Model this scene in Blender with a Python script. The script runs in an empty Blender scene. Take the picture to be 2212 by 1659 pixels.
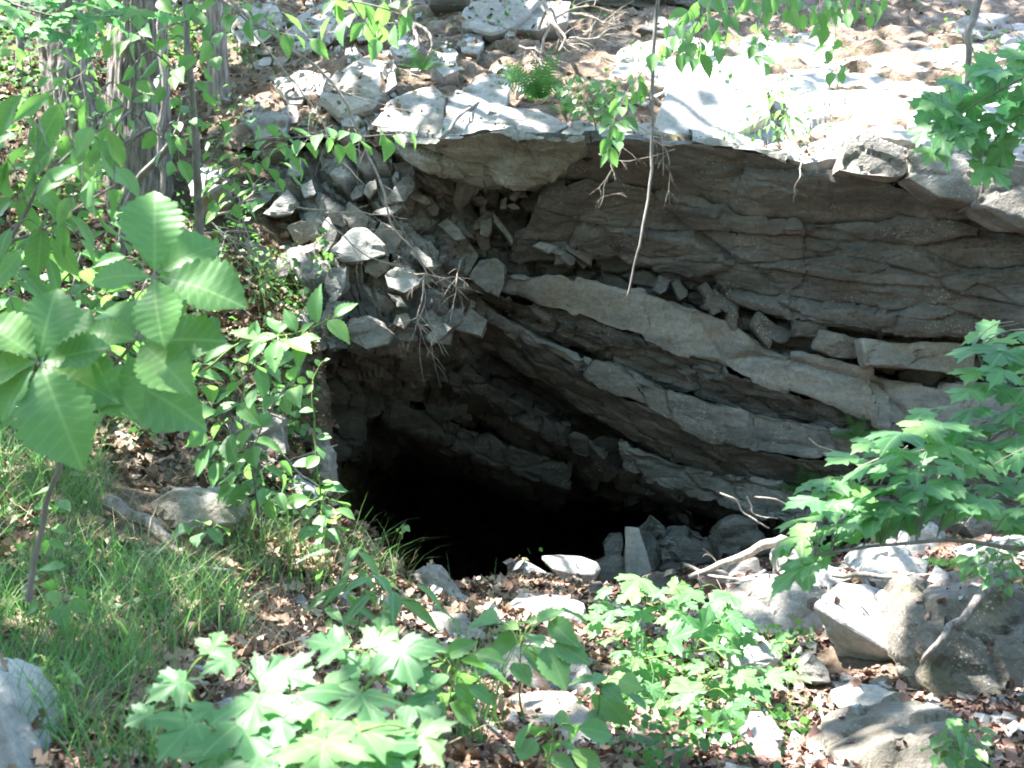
import bpy, bmesh, math, random
import numpy as np
from mathutils import Vector, Matrix

# ------------------------------------------------------------------ camera, sky, sun, exposure
scene = bpy.context.scene
col = scene.collection
K = 0.414 / 1106.0                      # half width of the view at 1 m, per photo pixel (photo read at 2212 x 1659)
cam_d = bpy.data.cameras.new("camera")
cam_d.sensor_width = 36.0
cam_d.lens = 18.0 / 0.414
cam_d.clip_start = 0.05
cam_d.clip_end = 2000
cam_d.dof.use_dof = True
cam_d.dof.focus_distance = 6.6
cam_d.dof.aperture_fstop = 7.0
cam = bpy.data.objects.new("camera", cam_d)
cam.rotation_euler = (math.radians(90), 0, 0)
col.objects.link(cam)
scene.camera = cam

SUN = Vector((-0.43, 0.02, 0.90)).normalized()      # towards the sun
world = bpy.data.worlds.new("World")
scene.world = world
world.use_nodes = True
wn = world.node_tree
wn.nodes.clear()
sky = wn.nodes.new("ShaderNodeTexSky")
sky.sky_type = 'NISHITA'
sky.sun_disc = False
sky.sun_elevation = math.asin(SUN.z)
sky.sun_rotation = math.atan2(SUN.x, SUN.y)
sky.air_density = 1.0
sky.dust_density = 0.8
sky.ozone_density = 1.0
bg = wn.nodes.new("ShaderNodeBackground")
bg.inputs["Strength"].default_value = 0.15
wo = wn.nodes.new("ShaderNodeOutputWorld")
wn.links.new(sky.outputs[0], bg.inputs[0])
wn.links.new(bg.outputs[0], wo.inputs[0])
sl = bpy.data.lights.new("sun", 'SUN')
sl.energy = 4.4
sl.angle = math.radians(0.53)
sl.color = (1.0, 0.97, 0.92)
so = bpy.data.objects.new("sun", sl)
so.rotation_euler = (-SUN).to_track_quat('-Z', 'Y').to_euler()
so.location = (-6, 3, 14)
col.objects.link(so)
vs = scene.view_settings
vs.view_transform = 'Standard'
vs.look = 'None'
vs.gamma = 1.0
vs.use_curve_mapping = False
vs.exposure = 3.1
scene.cycles.max_bounces = 8
scene.cycles.transparent_max_bounces = 8
scene.cycles.filter_width = 1.9

RNG = np.random.default_rng(7)
random.seed(7)

# ------------------------------------------------------------------ numeric helpers
def P(u, v, d):
    return np.array(((u - 1106.0) * K * d, d, -(v - 829.5) * K * d))
def PL(pts):
    return np.array([P(*p) for p in pts])

def _h(ix, iy, iz, s):
    n = (ix.astype(np.int64) * 374761393 + iy.astype(np.int64) * 668265263 + iz.astype(np.int64) * 2147483647 + s * 1274126177) & 0xffffffff
    n = ((n ^ (n >> 13)) * 1274126177) & 0xffffffff
    n = ((n ^ (n >> 16)) * 2246822519) & 0xffffffff
    return ((n ^ (n >> 15)) & 0xffffff) / 16777216.0

def vnoise(p, s=0):
    i = np.floor(p).astype(np.int64)
    f = p - i
    f = f * f * f * (f * (f * 6 - 15) + 10)
    r = 0
    for dx in (0, 1):
        wx = f[:, 0] if dx else 1 - f[:, 0]
        for dy in (0, 1):
            wy = f[:, 1] if dy else 1 - f[:, 1]
            for dz in (0, 1):
                wz = f[:, 2] if dz else 1 - f[:, 2]
                r = r + wx * wy * wz * _h(i[:, 0] + dx, i[:, 1] + dy, i[:, 2] + dz, s)
    return r * 2 - 1

def fbm(p, octs=4, s=0, gain=0.5):
    r = 0; a = 1.0
    for o in range(octs):
        r = r + a * vnoise(p * (2.03 ** o) + o * 17.3, s + o)
        a *= gain
    return r

def worley(p, s=0):
    i = np.floor(p).astype(np.int64)
    f1 = np.full(len(p), 9.0); f2 = np.full(len(p), 9.0)
    cid = np.zeros((len(p), 3), dtype=np.int64)
    cc = np.zeros((len(p), 3))
    for dx in (-1, 0, 1):
        for dy in (-1, 0, 1):
            for dz in (-1, 0, 1):
                c = i + np.array((dx, dy, dz))
                q = np.stack([c[:, k] + 0.1 + 0.8 * _h(c[:, 0], c[:, 1], c[:, 2], s + 11 + k) for k in range(3)], 1)
                d = np.linalg.norm(p - q, axis=1)
                n1 = d < f1
                f2 = np.where(n1, f1, np.minimum(f2, d))
                f1 = np.where(n1, d, f1)
                cid[n1] = c[n1]
                cc[n1] = q[n1]
    rnd = np.stack([_h(cid[:, 0], cid[:, 1], cid[:, 2], s + 31 + k) for k in range(4)], 1)
    return f1, f2, cc, rnd

def fracture(p, cell, seed, rot=0.35, step=0.6, tilt=0.5, crack=0.5):
    """angular broken-rock relief in metres for world points p; cell = block size along strike, depth, thickness; rot = dip of bedding"""
    c, s = math.cos(rot), math.sin(rot)
    q = np.stack([p[:, 0] * c - p[:, 2] * s, p[:, 1], p[:, 0] * s + p[:, 2] * c], 1)
    q = q + 0.09 * np.stack([vnoise(q * 2.1 + 5, seed), vnoise(q * 2.1 + 50, seed + 1), vnoise(q * 2.1 + 90, seed + 2)], 1) * np.array(cell)
    q = q / np.array(cell)
    f1, f2, cc, r = worley(q, seed)
    e = np.clip((f2 - f1) / 0.12, 0, 1)
    out = (r[:, 0] - 0.5) * step + ((q - cc) * (r[:, 1:4] - 0.5)).sum(1) * tilt - (1 - e) * crack
    return out * min(cell)

# ------------------------------------------------------------------ object helpers
def tag(o, label=None, cat=None, group=None, kind=None):
    if label: o["label"] = label
    if cat: o["category"] = cat
    if group: o["group"] = group
    if kind: o["kind"] = kind
    return o

def empty(name, loc):
    o = bpy.data.objects.new(name, None)
    o.empty_display_size = 0.1
    o.location = Vector(loc)
    col.objects.link(o)
    return o

def mesh_data(name, verts, faces, mat=None, smooth=True, sharp=None):
    me = bpy.data.meshes.new(name)
    me.from_pydata([tuple(v) for v in verts], [], [tuple(f) for f in faces])
    if smooth:
        me.polygons.foreach_set("use_smooth", [True] * len(me.polygons))
        if sharp: me.set_sharp_from_angle(angle=math.radians(sharp))
    if mat: me.materials.append(mat)
    me.update()
    return me

def quad_mesh(name, verts, quads, mat=None, smooth=True, sharp=None):
    """fast path for large numpy meshes, faces all with the same corner count"""
    verts = np.asarray(verts, dtype=np.float32); quads = np.asarray(quads, dtype=np.int32)
    n = quads.shape[1]
    me = bpy.data.meshes.new(name)
    me.vertices.add(len(verts)); me.vertices.foreach_set("co", verts.ravel())
    me.loops.add(quads.size); me.loops.foreach_set("vertex_index", quads.ravel())
    me.polygons.add(len(quads))
    me.polygons.foreach_set("loop_start", np.arange(0, quads.size, n, dtype=np.int32))
    me.update(calc_edges=True)
    me.polygons.foreach_set("use_smooth", np.full(len(quads), smooth))
    if smooth and sharp: me.set_sharp_from_angle(angle=math.radians(sharp))
    if mat: me.materials.append(mat)
    me.validate()
    return me

def obj(name, me, parent=None, loc=None):
    o = bpy.data.objects.new(name, me)
    if parent is not None:
        o.parent = parent
    if loc is not None: o.location = Vector(loc)
    col.objects.link(o)
    return o

# ------------------------------------------------------------------ materials
def new_mat(name):
    m = bpy.data.materials.new(name)
    m.use_nodes = True
    nt = m.node_tree
    b = nt.nodes["Principled BSDF"]
    return m, nt, b

def N(nt, t, **kw):
    n = nt.nodes.new(t)
    for k, v in kw.items():
        if k in n.inputs.keys() if isinstance(k, str) else False: n.inputs[k].default_value = v
        else: setattr(n, k, v)
    return n

def noise(nt, co, scale, detail=6, rough=0.55, dist=0.0):
    n = nt.nodes.new("ShaderNodeTexNoise")
    n.inputs["Scale"].default_value = scale
    n.inputs["Detail"].default_value = detail
    n.inputs["Roughness"].default_value = rough
    n.inputs["Distortion"].default_value = dist
    nt.links.new(co, n.inputs["Vector"])
    return n.outputs[0]

def ramp(nt, fac, stops):
    r = nt.nodes.new("ShaderNodeValToRGB")
    e = r.color_ramp.elements
    while len(e) < len(stops): e.new(0.5)
    for k, (p, c) in enumerate(stops):
        e[k].position = p
        e[k].color = (c, c, c, 1) if isinstance(c, (int, float)) else (*c, 1)
    nt.links.new(fac, r.inputs[0])
    return r.outputs[0]

def mix(nt, fac, a, b, mode='MIX'):
    m = nt.nodes.new("ShaderNodeMix")
    m.data_type = 'RGBA'
    m.blend_type = mode
    for s, v in ((m.inputs[0], fac), (m.inputs[6], a), (m.inputs[7], b)):
        if isinstance(v, bpy.types.NodeSocket): nt.links.new(v, s)
        elif isinstance(v, (int, float)): s.default_value = v
        else: s.default_value = (*v, 1)
    return m.outputs[2]

def rock_mat(name, base, dark, stain, stain_amt=0.5, lichen=0.3, rot=0.35, bump=0.6, lich_col=(0.42, 0.43, 0.37), moss=0.0, stretch=(0.55, 1, 2.6), dirt=0.0):
    m, nt, b = new_mat(name)
    g = nt.nodes.new("ShaderNodeNewGeometry")
    co = g.outputs["Position"]
    mp = nt.nodes.new("ShaderNodeMapping")
    mp.inputs["Rotation"].default_value = (0, rot, 0)
    mp.inputs["Scale"].default_value = stretch
    nt.links.new(co, mp.inputs["Vector"])
    st = mp.outputs[0]
    c = ramp(nt, noise(nt, st, 3.0, 6, 0.62), [(0.40, dark), (0.60, base)])
    c = mix(nt, ramp(nt, noise(nt, co, 2.1, 4, 0.6, 0.4), [(0.47, 0.0), (0.66, stain_amt)]), c, stain)
    fine = noise(nt, co, 38.0, 3, 0.7)
    c = mix(nt, 0.55, c, ramp(nt, fine, [(0.3, 0.35), (0.72, 0.78)]), 'OVERLAY')
    # lichen: speckled crusts gathered in patches
    v = nt.nodes.new("ShaderNodeTexVoronoi")
    v.inputs["Scale"].default_value = 55.0
    nt.links.new(co, v.inputs["Vector"])
    sp = ramp(nt, v.outputs["Distance"], [(0.16, 1.0), (0.34, 0.0)])
    pm = ramp(nt, noise(nt, co, 3.7, 5, 0.72), [(0.52, 0.0), (0.66, 1.0)])
    mu = nt.nodes.new("ShaderNodeMath"); mu.operation = 'MULTIPLY'
    nt.links.new(sp, mu.inputs[0]); nt.links.new(pm, mu.inputs[1])
    mu2 = nt.nodes.new("ShaderNodeMath"); mu2.operation = 'MULTIPLY'
    nt.links.new(mu.outputs[0], mu2.inputs[0]); mu2.inputs[1].default_value = lichen
    c = mix(nt, mu2.outputs[0], c, lich_col)
    if moss > 0:
        mm = ramp(nt, noise(nt, co, 5.2, 5, 0.7), [(0.55, 0.0), (0.68, moss)])
        c = mix(nt, mm, c, (0.07, 0.085, 0.02))
    if dirt > 0:       # earth lodged on upward faces
        sn = nt.nodes.new("ShaderNodeSeparateXYZ"); nt.links.new(g.outputs["Normal"], sn.inputs[0])
        dm = nt.nodes.new("ShaderNodeMath"); dm.operation = 'MULTIPLY'
        nt.links.new(ramp(nt, sn.outputs[2], [(0.45, 0.0), (0.8, dirt)]), dm.inputs[0])
        nt.links.new(ramp(nt, noise(nt, co, 4.3, 5, 0.65), [(0.44, 0.0), (0.56, 1.0)]), dm.inputs[1])
        c = mix(nt, dm.outputs[0], c, (0.11, 0.08, 0.05))
    nt.links.new(c, b.inputs["Base Color"])
    b.inputs["Roughness"].default_value = 0.86
    b.inputs["Specular IOR Level"].default_value = 0.3
    h = noise(nt, st, 14.0, 5, 0.68)
    bp = nt.nodes.new("ShaderNodeBump")
    bp.inputs["Strength"].default_value = bump
    bp.inputs["Distance"].default_value = 0.03
    nt.links.new(h, bp.inputs["Height"])
    bp2 = nt.nodes.new("ShaderNodeBump")
    bp2.inputs["Strength"].default_value = 0.5
    bp2.inputs["Distance"].default_value = 0.008
    nt.links.new(fine, bp2.inputs["Height"])
    nt.links.new(bp.outputs[0], bp2.inputs["Normal"])
    nt.links.new(bp2.outputs[0], b.inputs["Normal"])
    return m

M = {}
M["pale"] = rock_mat("pale_bedded_rock", (0.275, 0.26, 0.237), (0.165, 0.158, 0.15), (0.21, 0.17, 0.125), 0.6, 0.5, bump=0.35)
M["brown"] = rock_mat("brown_weathered_rock", (0.15, 0.142, 0.132), (0.085, 0.08, 0.074), (0.105, 0.087, 0.07), 0.5, 0.85, rot=0.12, bump=0.8)
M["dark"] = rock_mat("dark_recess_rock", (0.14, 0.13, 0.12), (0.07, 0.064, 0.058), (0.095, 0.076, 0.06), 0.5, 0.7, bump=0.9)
M["grey"] = rock_mat("grey_broken_rock", (0.36, 0.35, 0.34), (0.22, 0.215, 0.21), (0.30, 0.25, 0.18), 0.45, 0.3, bump=0.55)
M["boulder"] = rock_mat("grey_boulder_rock", (0.255, 0.238, 0.215), (0.135, 0.123, 0.108), (0.15, 0.12, 0.085), 0.55, 0.75, rot=0.0, bump=0.7, moss=0.35, stretch=(1, 1, 1.25))
M["bed"] = rock_mat("grey_bed_rock", (0.225, 0.215, 0.20), (0.12, 0.115, 0.108), (0.15, 0.12, 0.095), 0.5, 0.9, bump=0.6)
M["ledge"] = rock_mat("pale_ledge_rock", (0.36, 0.345, 0.32), (0.24, 0.23, 0.215), (0.27, 0.21, 0.16), 0.5, 0.5, bump=0.5)
M["cave_shade"] = rock_mat("shade_darkened_rock", (0.085, 0.077, 0.069), (0.042, 0.038, 0.034), (0.065, 0.05, 0.038), 0.5, 0.5, bump=0.8)  # darker copy of the inner rock, cave shade put into its colour
M["brownboulder"] = rock_mat("brown_lichen_boulder", (0.185, 0.165, 0.14), (0.09, 0.08, 0.068), (0.11, 0.09, 0.06), 0.55, 0.95, rot=0.0, bump=0.8, moss=0.4, stretch=(1, 1, 1.25))
M["lichen"] = rock_mat("lichen_grey_rock", (0.27, 0.268, 0.24), (0.15, 0.145, 0.128), (0.17, 0.14, 0.11), 0.5, 1.0, rot=0.6, bump=0.8, lich_col=(0.46, 0.48, 0.42))
M["shoulder"] = rock_mat("weathered_shoulder_rock", (0.285, 0.28, 0.272), (0.135, 0.13, 0.125), (0.18, 0.145, 0.11), 0.45, 0.4, rot=0.7, bump=0.7, moss=0.2, stretch=(0.8, 1, 1.8), dirt=0.6)
M["clean"] = rock_mat("fresh_grey_rock", (0.34, 0.33, 0.315), (0.25, 0.245, 0.235), (0.26, 0.23, 0.19), 0.4, 0.12, rot=0.6, bump=0.3, stretch=(0.9, 1, 1.5))

def ground_mat(name, a, b_, c_):
    m, nt, b = new_mat(name)
    g = nt.nodes.new("ShaderNodeNewGeometry")
    co = g.outputs["Position"]
    c = ramp(nt, noise(nt, co, 9.0, 6, 0.75), [(0.3, a), (0.5, b_), (0.72, c_)])
    c = mix(nt, 0.6, c, ramp(nt, noise(nt, co, 70.0, 3, 0.7), [(0.3, 0.25), (0.7, 0.75)]), 'OVERLAY')
    nt.links.new(c, b.inputs["Base Color"])
    b.inputs["Roughness"].default_value = 0.95
    b.inputs["Specular IOR Level"].default_value = 0.1
    bp = nt.nodes.new("ShaderNodeBump")
    bp.inputs["Strength"].default_value = 0.9
    bp.inputs["Distance"].default_value = 0.03
    nt.links.new(noise(nt, co, 30.0, 4, 0.75), bp.inputs["Height"])
    nt.links.new(bp.outputs[0], b.inputs["Normal"])
    return m
M["soil"] = ground_mat("forest_soil", (0.045, 0.033, 0.024), (0.105, 0.078, 0.056), (0.19, 0.15, 0.11))
M["slope"] = ground_mat("stony_slope_soil", (0.085, 0.06, 0.043), (0.19, 0.145, 0.11), (0.32, 0.27, 0.225))
M["cave"] = ground_mat("cave_earth", (0.02, 0.018, 0.016), (0.04, 0.035, 0.03), (0.07, 0.06, 0.05))

# ------------------------------------------------------------------ surfaces lofted through measured lines
def resample(line, n, raw=False):
    L = np.asarray(line, float) if raw else PL(line)
    t = np.concatenate([[0], np.cumsum(np.linalg.norm(np.diff(L, axis=0), axis=1))])
    t /= t[-1]
    s = np.linspace(0, 1, n)
    return np.stack([np.interp(s, t, L[:, k]) for k in range(3)], 1)

def grid_faces(nr, nc, closed=False):
    r, c = np.meshgrid(np.arange(nr - 1), np.arange(nc if closed else nc - 1), indexing='ij')
    a = (r * nc + c).ravel(); b = (r * nc + (c + 1) % nc).ravel()
    return np.stack([a, b, b + nc, a + nc], 1)

def grid_normals(G):
    du = np.gradient(G, axis=1); dv = np.gradient(G, axis=0)
    n = np.cross(dv, du)
    return n / (np.linalg.norm(n, axis=2, keepdims=True) + 1e-9)

def loft(name, lines, rows, nc, mat, parent=None, cell=(0.5, 0.4, 0.15), amp=1.0, rough=0.02, seed=1, rot=0.35, raw=False,
         step=0.6, tilt=0.5, crack=0.5, sharp=35, edge=0.0, edge_rows=(), cells2=None):
    """sheet through the given lines (top to bottom), broken into blocks; normals point to the viewer side"""
    Ls = [resample(l, nc, raw) for l in lines]
    G = []
    for k in range(len(Ls) - 1):
        for j in range(rows[k]):
            t = j / rows[k]
            G.append(Ls[k] * (1 - t) + Ls[k + 1] * t)
    G.append(Ls[-1])
    G = np.array(G)
    if edge:       # chipped, stepped bed edges
        X = G[:, :, 0] + 0.05 * vnoise(G.reshape(-1, 3) * 6, seed + 60).reshape(G.shape[:2])
        for cw, am in ((0.43, 1.0), (0.19, 0.5), (0.07, 0.15)):
            i = np.floor(X / cw).astype(np.int64)
            G[:, :, 2] += edge * am * (_h(i, i * 0 + 3, i * 0, seed + 61) - 0.5)
            G[:, :, 1] += edge * am * 0.8 * (_h(i, i * 0 + 5, i * 0, seed + 62) - 0.5)
    Nn = grid_normals(G)
    # make normals face the camera side / downwards consistently
    p = G.reshape(-1, 3)
    n = Nn.reshape(-1, 3)
    d = fracture(p, cell, seed, rot, step, tilt, crack) * amp
    if cells2: d = d + fracture(p, cells2, seed + 77, rot, step, tilt, crack) * amp * 0.8
    d = d + fbm(p * 5.0, 5, seed + 3) * rough
    q = p + n * d[:, None]
    q += 0.5 * rough * np.stack([fbm(p * 9 + 3, 3, seed + 8), fbm(p * 9 + 40, 3, seed + 9), fbm(p * 9 + 80, 3, seed + 10)], 1)
    me = quad_mesh(name, q, grid_faces(G.shape[0], nc), mat, True, sharp)
    return obj(name, me, parent)

# ------------------------------------------------------------------ solid rocks: convex hull of measured corners, refined and roughened
def hull_rock(name, pts, mat, size_edge=0.03, rough=0.008, seed=0, parent=None, frac=0.0, loc=None, soft=0.0):
    pts = np.asarray(pts, float)
    o0 = np.array((pts[:, 0].mean(), pts[:, 1].mean(), pts[:, 2].min())) if loc is None else np.asarray(loc, float)
    bm = bmesh.new()
    vv = [bm.verts.new(p - o0) for p in pts]
    r = bmesh.ops.convex_hull(bm, input=vv)
    junk = [g for g in r["geom_interior"] + r["geom_unused"] if isinstance(g, bmesh.types.BMVert)]
    if junk: bmesh.ops.delete(bm, geom=list(set(junk)), context='VERTS')
    ext = np.linalg.norm(pts.max(0) - pts.min(0))
    bmesh.ops.dissolve_limit(bm, angle_limit=0.12, verts=bm.verts[:], edges=bm.edges[:])
    bmesh.ops.bevel(bm, geom=bm.edges[:], offset=ext * (0.005 + soft * 0.6), segments=1, affect='EDGES', clamp_overlap=True)
    bmesh.ops.triangulate(bm, faces=bm.faces[:])
    for _ in range(6):
        es = [e for e in bm.edges if e.calc_length() > size_edge * 1.5]
        if not es or len(bm.verts) > 6000: break
        bmesh.ops.subdivide_edges(bm, edges=es, cuts=1, use_grid_fill=False)
        bmesh.ops.triangulate(bm, faces=[f for f in bm.faces if len(f.verts) > 3])
    bm.normal_update()
    co = np.array([v.co[:] for v in bm.verts]); no = np.array([v.normal[:] for v in bm.verts])
    w = co + o0
    d = fbm(w * (0.5 / max(ext, 0.05)) * 6 + seed * 3.1, 5, seed) * rough * min(1.0, ext / 0.55)
    if frac: d += fracture(w, (ext * 0.45, ext * 0.4, ext * 0.2), seed, random.uniform(-.3, .6), 0.5, 0.5, 0.25) * frac
    co2 = co + no * d[:, None]
    for v, c in zip(bm.verts, co2): v.co = c
    me = bpy.data.meshes.new(name)
    bm.to_mesh(me); bm.free()
    me.polygons.foreach_set("use_smooth", [name not in ("block", "stone")] * len(me.polygons))
    me.set_sharp_from_angle(angle=math.radians(20))
    me.materials.append(mat)
    o = obj(name, me, parent, o0)
    return o

def outline_pts(poly, d, T, lean=0.25, rng=None, shrink=0.75):
    """corners of a solid whose face has this outline: lean tips the upper corners away, T is its thickness front to back"""
    poly = np.array(poly, float)
    v0, v1 = poly[:, 1].min(), poly[:, 1].max()
    H = (v1 - v0) * K * d
    front = np.array([P(u, v, d + lean * H * (v1 - v) / max(v1 - v0, 1) + (rng.uniform(-.06, .06) * T if rng else 0)) for u, v in poly])
    c = front.mean(0)
    back = c + (front - c) * shrink + np.array((0, T, 0.0))
    mid = c + (front - c) * 1.0 + np.array((0, T * 0.45, 0))
    return np.concatenate([front, mid, back])

def polyrock(name, poly, d, T, mat, lean=0.25, seed=0, parent=None, rough=0.01, frac=0.0, edge=0.03, shrink=0.75, soft=0.0):
    rng = random.Random(seed)
    return hull_rock(name, outline_pts(poly, d, T, lean, rng, shrink), mat, edge, rough, seed, parent, frac, soft=soft)
# ================================================================== THE SETTING
# ---- ground: heights from measured points, left bank and cave floor
def rbf(pts):
    pts = np.asarray(pts, float)
    xy = pts[:, :2]
    r = np.linalg.norm(xy[:, None] - xy[None], axis=2)
    n = len(pts)
    A = np.zeros((n + 3, n + 3))
    A[:n, :n] = r + np.eye(n) * 0.02        # linear kernel: no overshoot
    A[:n, n] = 1; A[:n, n + 1:] = xy; A[n, :n] = 1; A[n + 1:, :n] = xy.T
    w = np.linalg.solve(A, np.concatenate([pts[:, 2], np.zeros(3)]))
    def f(x, y):
        out = np.zeros(len(x))
        for k in range(0, len(x), 20000):
            q = np.stack([x[k:k + 20000], y[k:k + 20000]], 1)
            rr = np.linalg.norm(q[:, None] - xy[None], axis=2)
            out[k:k + 20000] = rr @ w[:n] + w[n] + q @ w[n + 1:]
        return out
    return f

fore = [(0, 1700, 2.5), (500, 1700, 2.7), (1000, 1740, 2.7), (1500, 1760, 2.9), (2000, 1760, 3.1), (2212, 1760, 3.1), (-600, 1700, 2.4), (2800, 1700, 3.0),
        (0, 1350, 3.6), (300, 1350, 3.7), (600, 1390, 4.0), (900, 1420, 4.6), (1250, 1480, 4.8), (1600, 1520, 4.7), (1900, 1580, 4.3), (2200, 1640, 3.8),
        (-600, 1350, 3.6), (2900, 1560, 3.8)]
mid = [(0, 1150, 4.6), (300, 1150, 4.7), (600, 1230, 5.0)]
floor_uv = fore + mid + [(800, 1300, 5.8), (900, 1290, 6.6), (1000, 1275, 7.1), (1250, 1265, 7.4), (1500, 1262, 7.1), (1700, 1290, 6.4), (1900, 1290, 6.0), (2200, 1280, 5.4),
        (1850, 1200, 6.7), (2050, 1180, 6.4), (2250, 1150, 6.0), (2700, 1150, 5.6), (1700, 1220, 7.2), (1450, 1225, 8.0)]
floor_xyz = [tuple(P(*p)) for p in floor_uv] + [(-0.7, 7.6, -1.75), (-0.2, 8.0, -1.85), (-1.2, 8.2, -1.8), (0.4, 8.6, -2.1), (0.3, 7.9, -1.6), (0.9, 8.2, -1.6), (1.4, 8.8, -1.6), (2.4, 8.8, -1.2), (-0.6, 10, -2.1), (0.5, 10, -2.0), (1.5, 10, -1.8),
        (0, 14, -3.2), (0, 17, -3.6), (-6, 14, -2.0), (8, 14, -1.8), (-3, 8, -1.6), (8, 8, -0.6), (-8, 3, -0.9), (0, -4, -1.2), (-10, -6, -1.2), (10, -6, -1.2), (10, 3, -0.9), (0, 1.2, -1.0)]
bank_uv = fore + mid + [(0, 950, 5.6), (300, 950, 5.8), (550, 1010, 6.1), (640, 1060, 6.3), (720, 1000, 7.0), (780, 1120, 6.8), (860, 1230, 6.6), (740, 1180, 6.0), (650, 940, 6.9),
        (0, 750, 6.6), (300, 750, 6.8), (550, 790, 7.0), (650, 830, 7.2), (0, 500, 7.8), (300, 500, 8.0), (550, 540, 7.9), (680, 640, 7.9), (0, 300, 8.8), (300, 280, 9.0), (560, 300, 8.8),
        (0, 0, 11), (450, 0, 11), (-700, 900, 5.4), (-700, 500, 7.4), (-700, 0, 11)]
bank_xyz = [tuple(P(*p)) for p in bank_uv] + [(-0.6, 9, 2.2), (-1.0, 11, 3.4), (-4, 16, 6.4), (-9, 16, 6.4), (0, 16, 6.2), (-10, 8, 1.4), (-10, 3, -0.7), (0, -4, -1.2), (-10, -6, -1.2), (10, -6, -1.2), (10, 3, -0.9), (0, 1.2, -1.0)]
f_floor, f_bank = rbf(floor_xyz), rbf(bank_xyz)

def edge_x(y):      # where bank breaks off into the cave
    return np.interp(y, [0, 5.6, 6.3, 6.7, 7.0, 7.6, 8.4, 10, 16], [0.3, -0.2, -0.55, -0.66, -1.0, -1.2, -1.28, -1.25, -1.2])

def ground_z(x, y, detail=True):
    x = np.atleast_1d(np.asarray(x, float)); y = np.atleast_1d(np.asarray(y, float))
    e = edge_x(y) + 0.08 * vnoise(np.stack([x * 0, y * 3, y * 0], 1), 5)
    t = np.clip((e - x) / np.interp(y, [0, 5.5, 6.8], [1.5, 0.7, 0.12]) + 0.5, 0, 1)
    t = t * t * (3 - 2 * t)
    z = f_floor(x, y) * (1 - t) + f_bank(x, y) * t
    if detail:
        p = np.stack([x, y, z * 0], 1)
        z = z + 0.05 * fbm(p * 1.7, 5, 21) + 0.012 * fbm(p * 9, 3, 22)
    return z

def axis(lo, hi, step, far):
    a = np.arange(lo, hi + 1e-6, step)
    out = np.array([0.3, 0.8, 1.6, 3, 6, 12, 25, 60])
    out = out[out < far]
    return np.concatenate([(lo - out)[::-1], a, hi + out])
gx, gy = axis(-4.6, 4.6, 0.045, 80), axis(1.6, 11.5, 0.045, 80)
GX, GY = np.meshgrid(gx, gy)
GZ = ground_z(np.clip(GX.ravel(), -10, 10), np.clip(GY.ravel(), -6, 16)).reshape(GX.shape)
gv = np.stack([GX, GY, GZ], 2).reshape(-1, 3)
j = fbm(gv * 4, 4, 33)
gv[:, 0] += 0.03 * j
ground = obj("ground", quad_mesh("ground", gv, grid_faces(len(gy), len(gx)), M["soil"], True))
tag(ground, kind="structure")

# ---- upper hillside, above the brow of the overhang
hill_lines = [[(330, 330, 9.1), (760, 285, 8.0), (950, 318, 7.45), (1300, 312, 7.35), (1660, 345, 7.1), (1830, 395, 6.95), (2000, 370, 6.9), (2250, 420, 6.6), (3200, 480, 6.2)],
              [(330, 250, 9.4), (800, 262, 8.2), (1000, 270, 7.8), (1300, 275, 7.75), (1660, 290, 7.6), (1830, 300, 7.5), (2000, 290, 7.4), (2250, 290, 7.2), (3200, 300, 6.8)],
              [(330, 130, 10.2), (800, 150, 9.0), (1000, 150, 8.9), (1300, 140, 8.8), (1660, 150, 8.7), (2000, 150, 8.5), (2250, 150, 8.3), (3200, 120, 8.0)],
              [(300, -10, 11.2), (800, 10, 10.6), (1000, 5, 10.6), (1300, 0, 10.4), (1660, 0, 10.2), (2250, 0, 9.8), (3200, -40, 9.4)],
              [(200, -200, 14), (1000, -200, 13.5), (1660, -200, 13), (2250, -200, 12.5), (3400, -260, 12)],
              [(-200, -500, 26), (1000, -500, 26), (2250, -500, 25), (3800, -560, 25)]]
hillside = loft("hillside", hill_lines[::-1], [6, 14, 46, 46, 12], 230, M["slope"], None, (0.7, 0.7, 0.25), 0.35, 0.05, 5, 0.3)
tag(hillside, kind="structure")

# ---- the cliff: broken beds of rock dipping to the right, and the overhang they carry
cliff = empty("cliff", (1.0, 8.0, -1.0)); tag(cliff, kind="structure")
cliff.location = (0, 0, 0)

def back(line, dy, dv=0):
    return [(u, v + dv, d + dy) for u, v, d in line]

# brow: the top sheet whose broken lip overhangs
brow_top = [(795, 268, 7.75), (880, 286, 7.5), (955, 301, 7.32), (1016, 290, 7.3), (1074, 282, 7.26), (1112, 286, 7.24), (1197, 293, 7.2), (1310, 296, 7.15), (1456, 306, 7.08), (1530, 312, 7.05), (1661, 327, 7.0), (1729, 354, 6.95), (1811, 382, 6.9), (1900, 400, 6.88), (2100, 430, 6.8), (2300, 450, 6.6), (2900, 470, 6.3)]
brow_bot = [(835, 300, 7.85), (900, 345, 7.75), (980, 385, 7.72), (1060, 398, 7.7), (1140, 402, 7.68), (1240, 400, 7.66), (1330, 400, 7.62), (1456, 428, 7.5), (1593, 474, 7.4), (1740, 487, 7.3), (1850, 485, 7.2), (1934, 478, 7.1), (2100, 505, 7.0), (2300, 530, 6.8), (2900, 545, 6.5)]
loft("overhang_roof", [back(brow_top, 1.8, -60), back(brow_top, 0.5, -12), brow_top, brow_bot, back(brow_bot, 0.7, 15)], [8, 14, 42, 10], 330, M["brown"], cliff, (1.1, 0.8, 0.3), 0.25, 0.014, 11, 0.25, crack=0.3, tilt=0.7, cells2=(0.4, 0.4, 0.1), edge=0.03, sharp=22)
lt = [(846, 290, 7.52), (900, 296, 7.38), (955, 304, 7.27), (1016, 293, 7.25), (1074, 286, 7.21), (1112, 290, 7.19), (1197, 297, 7.15), (1262, 300, 7.12)]
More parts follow.
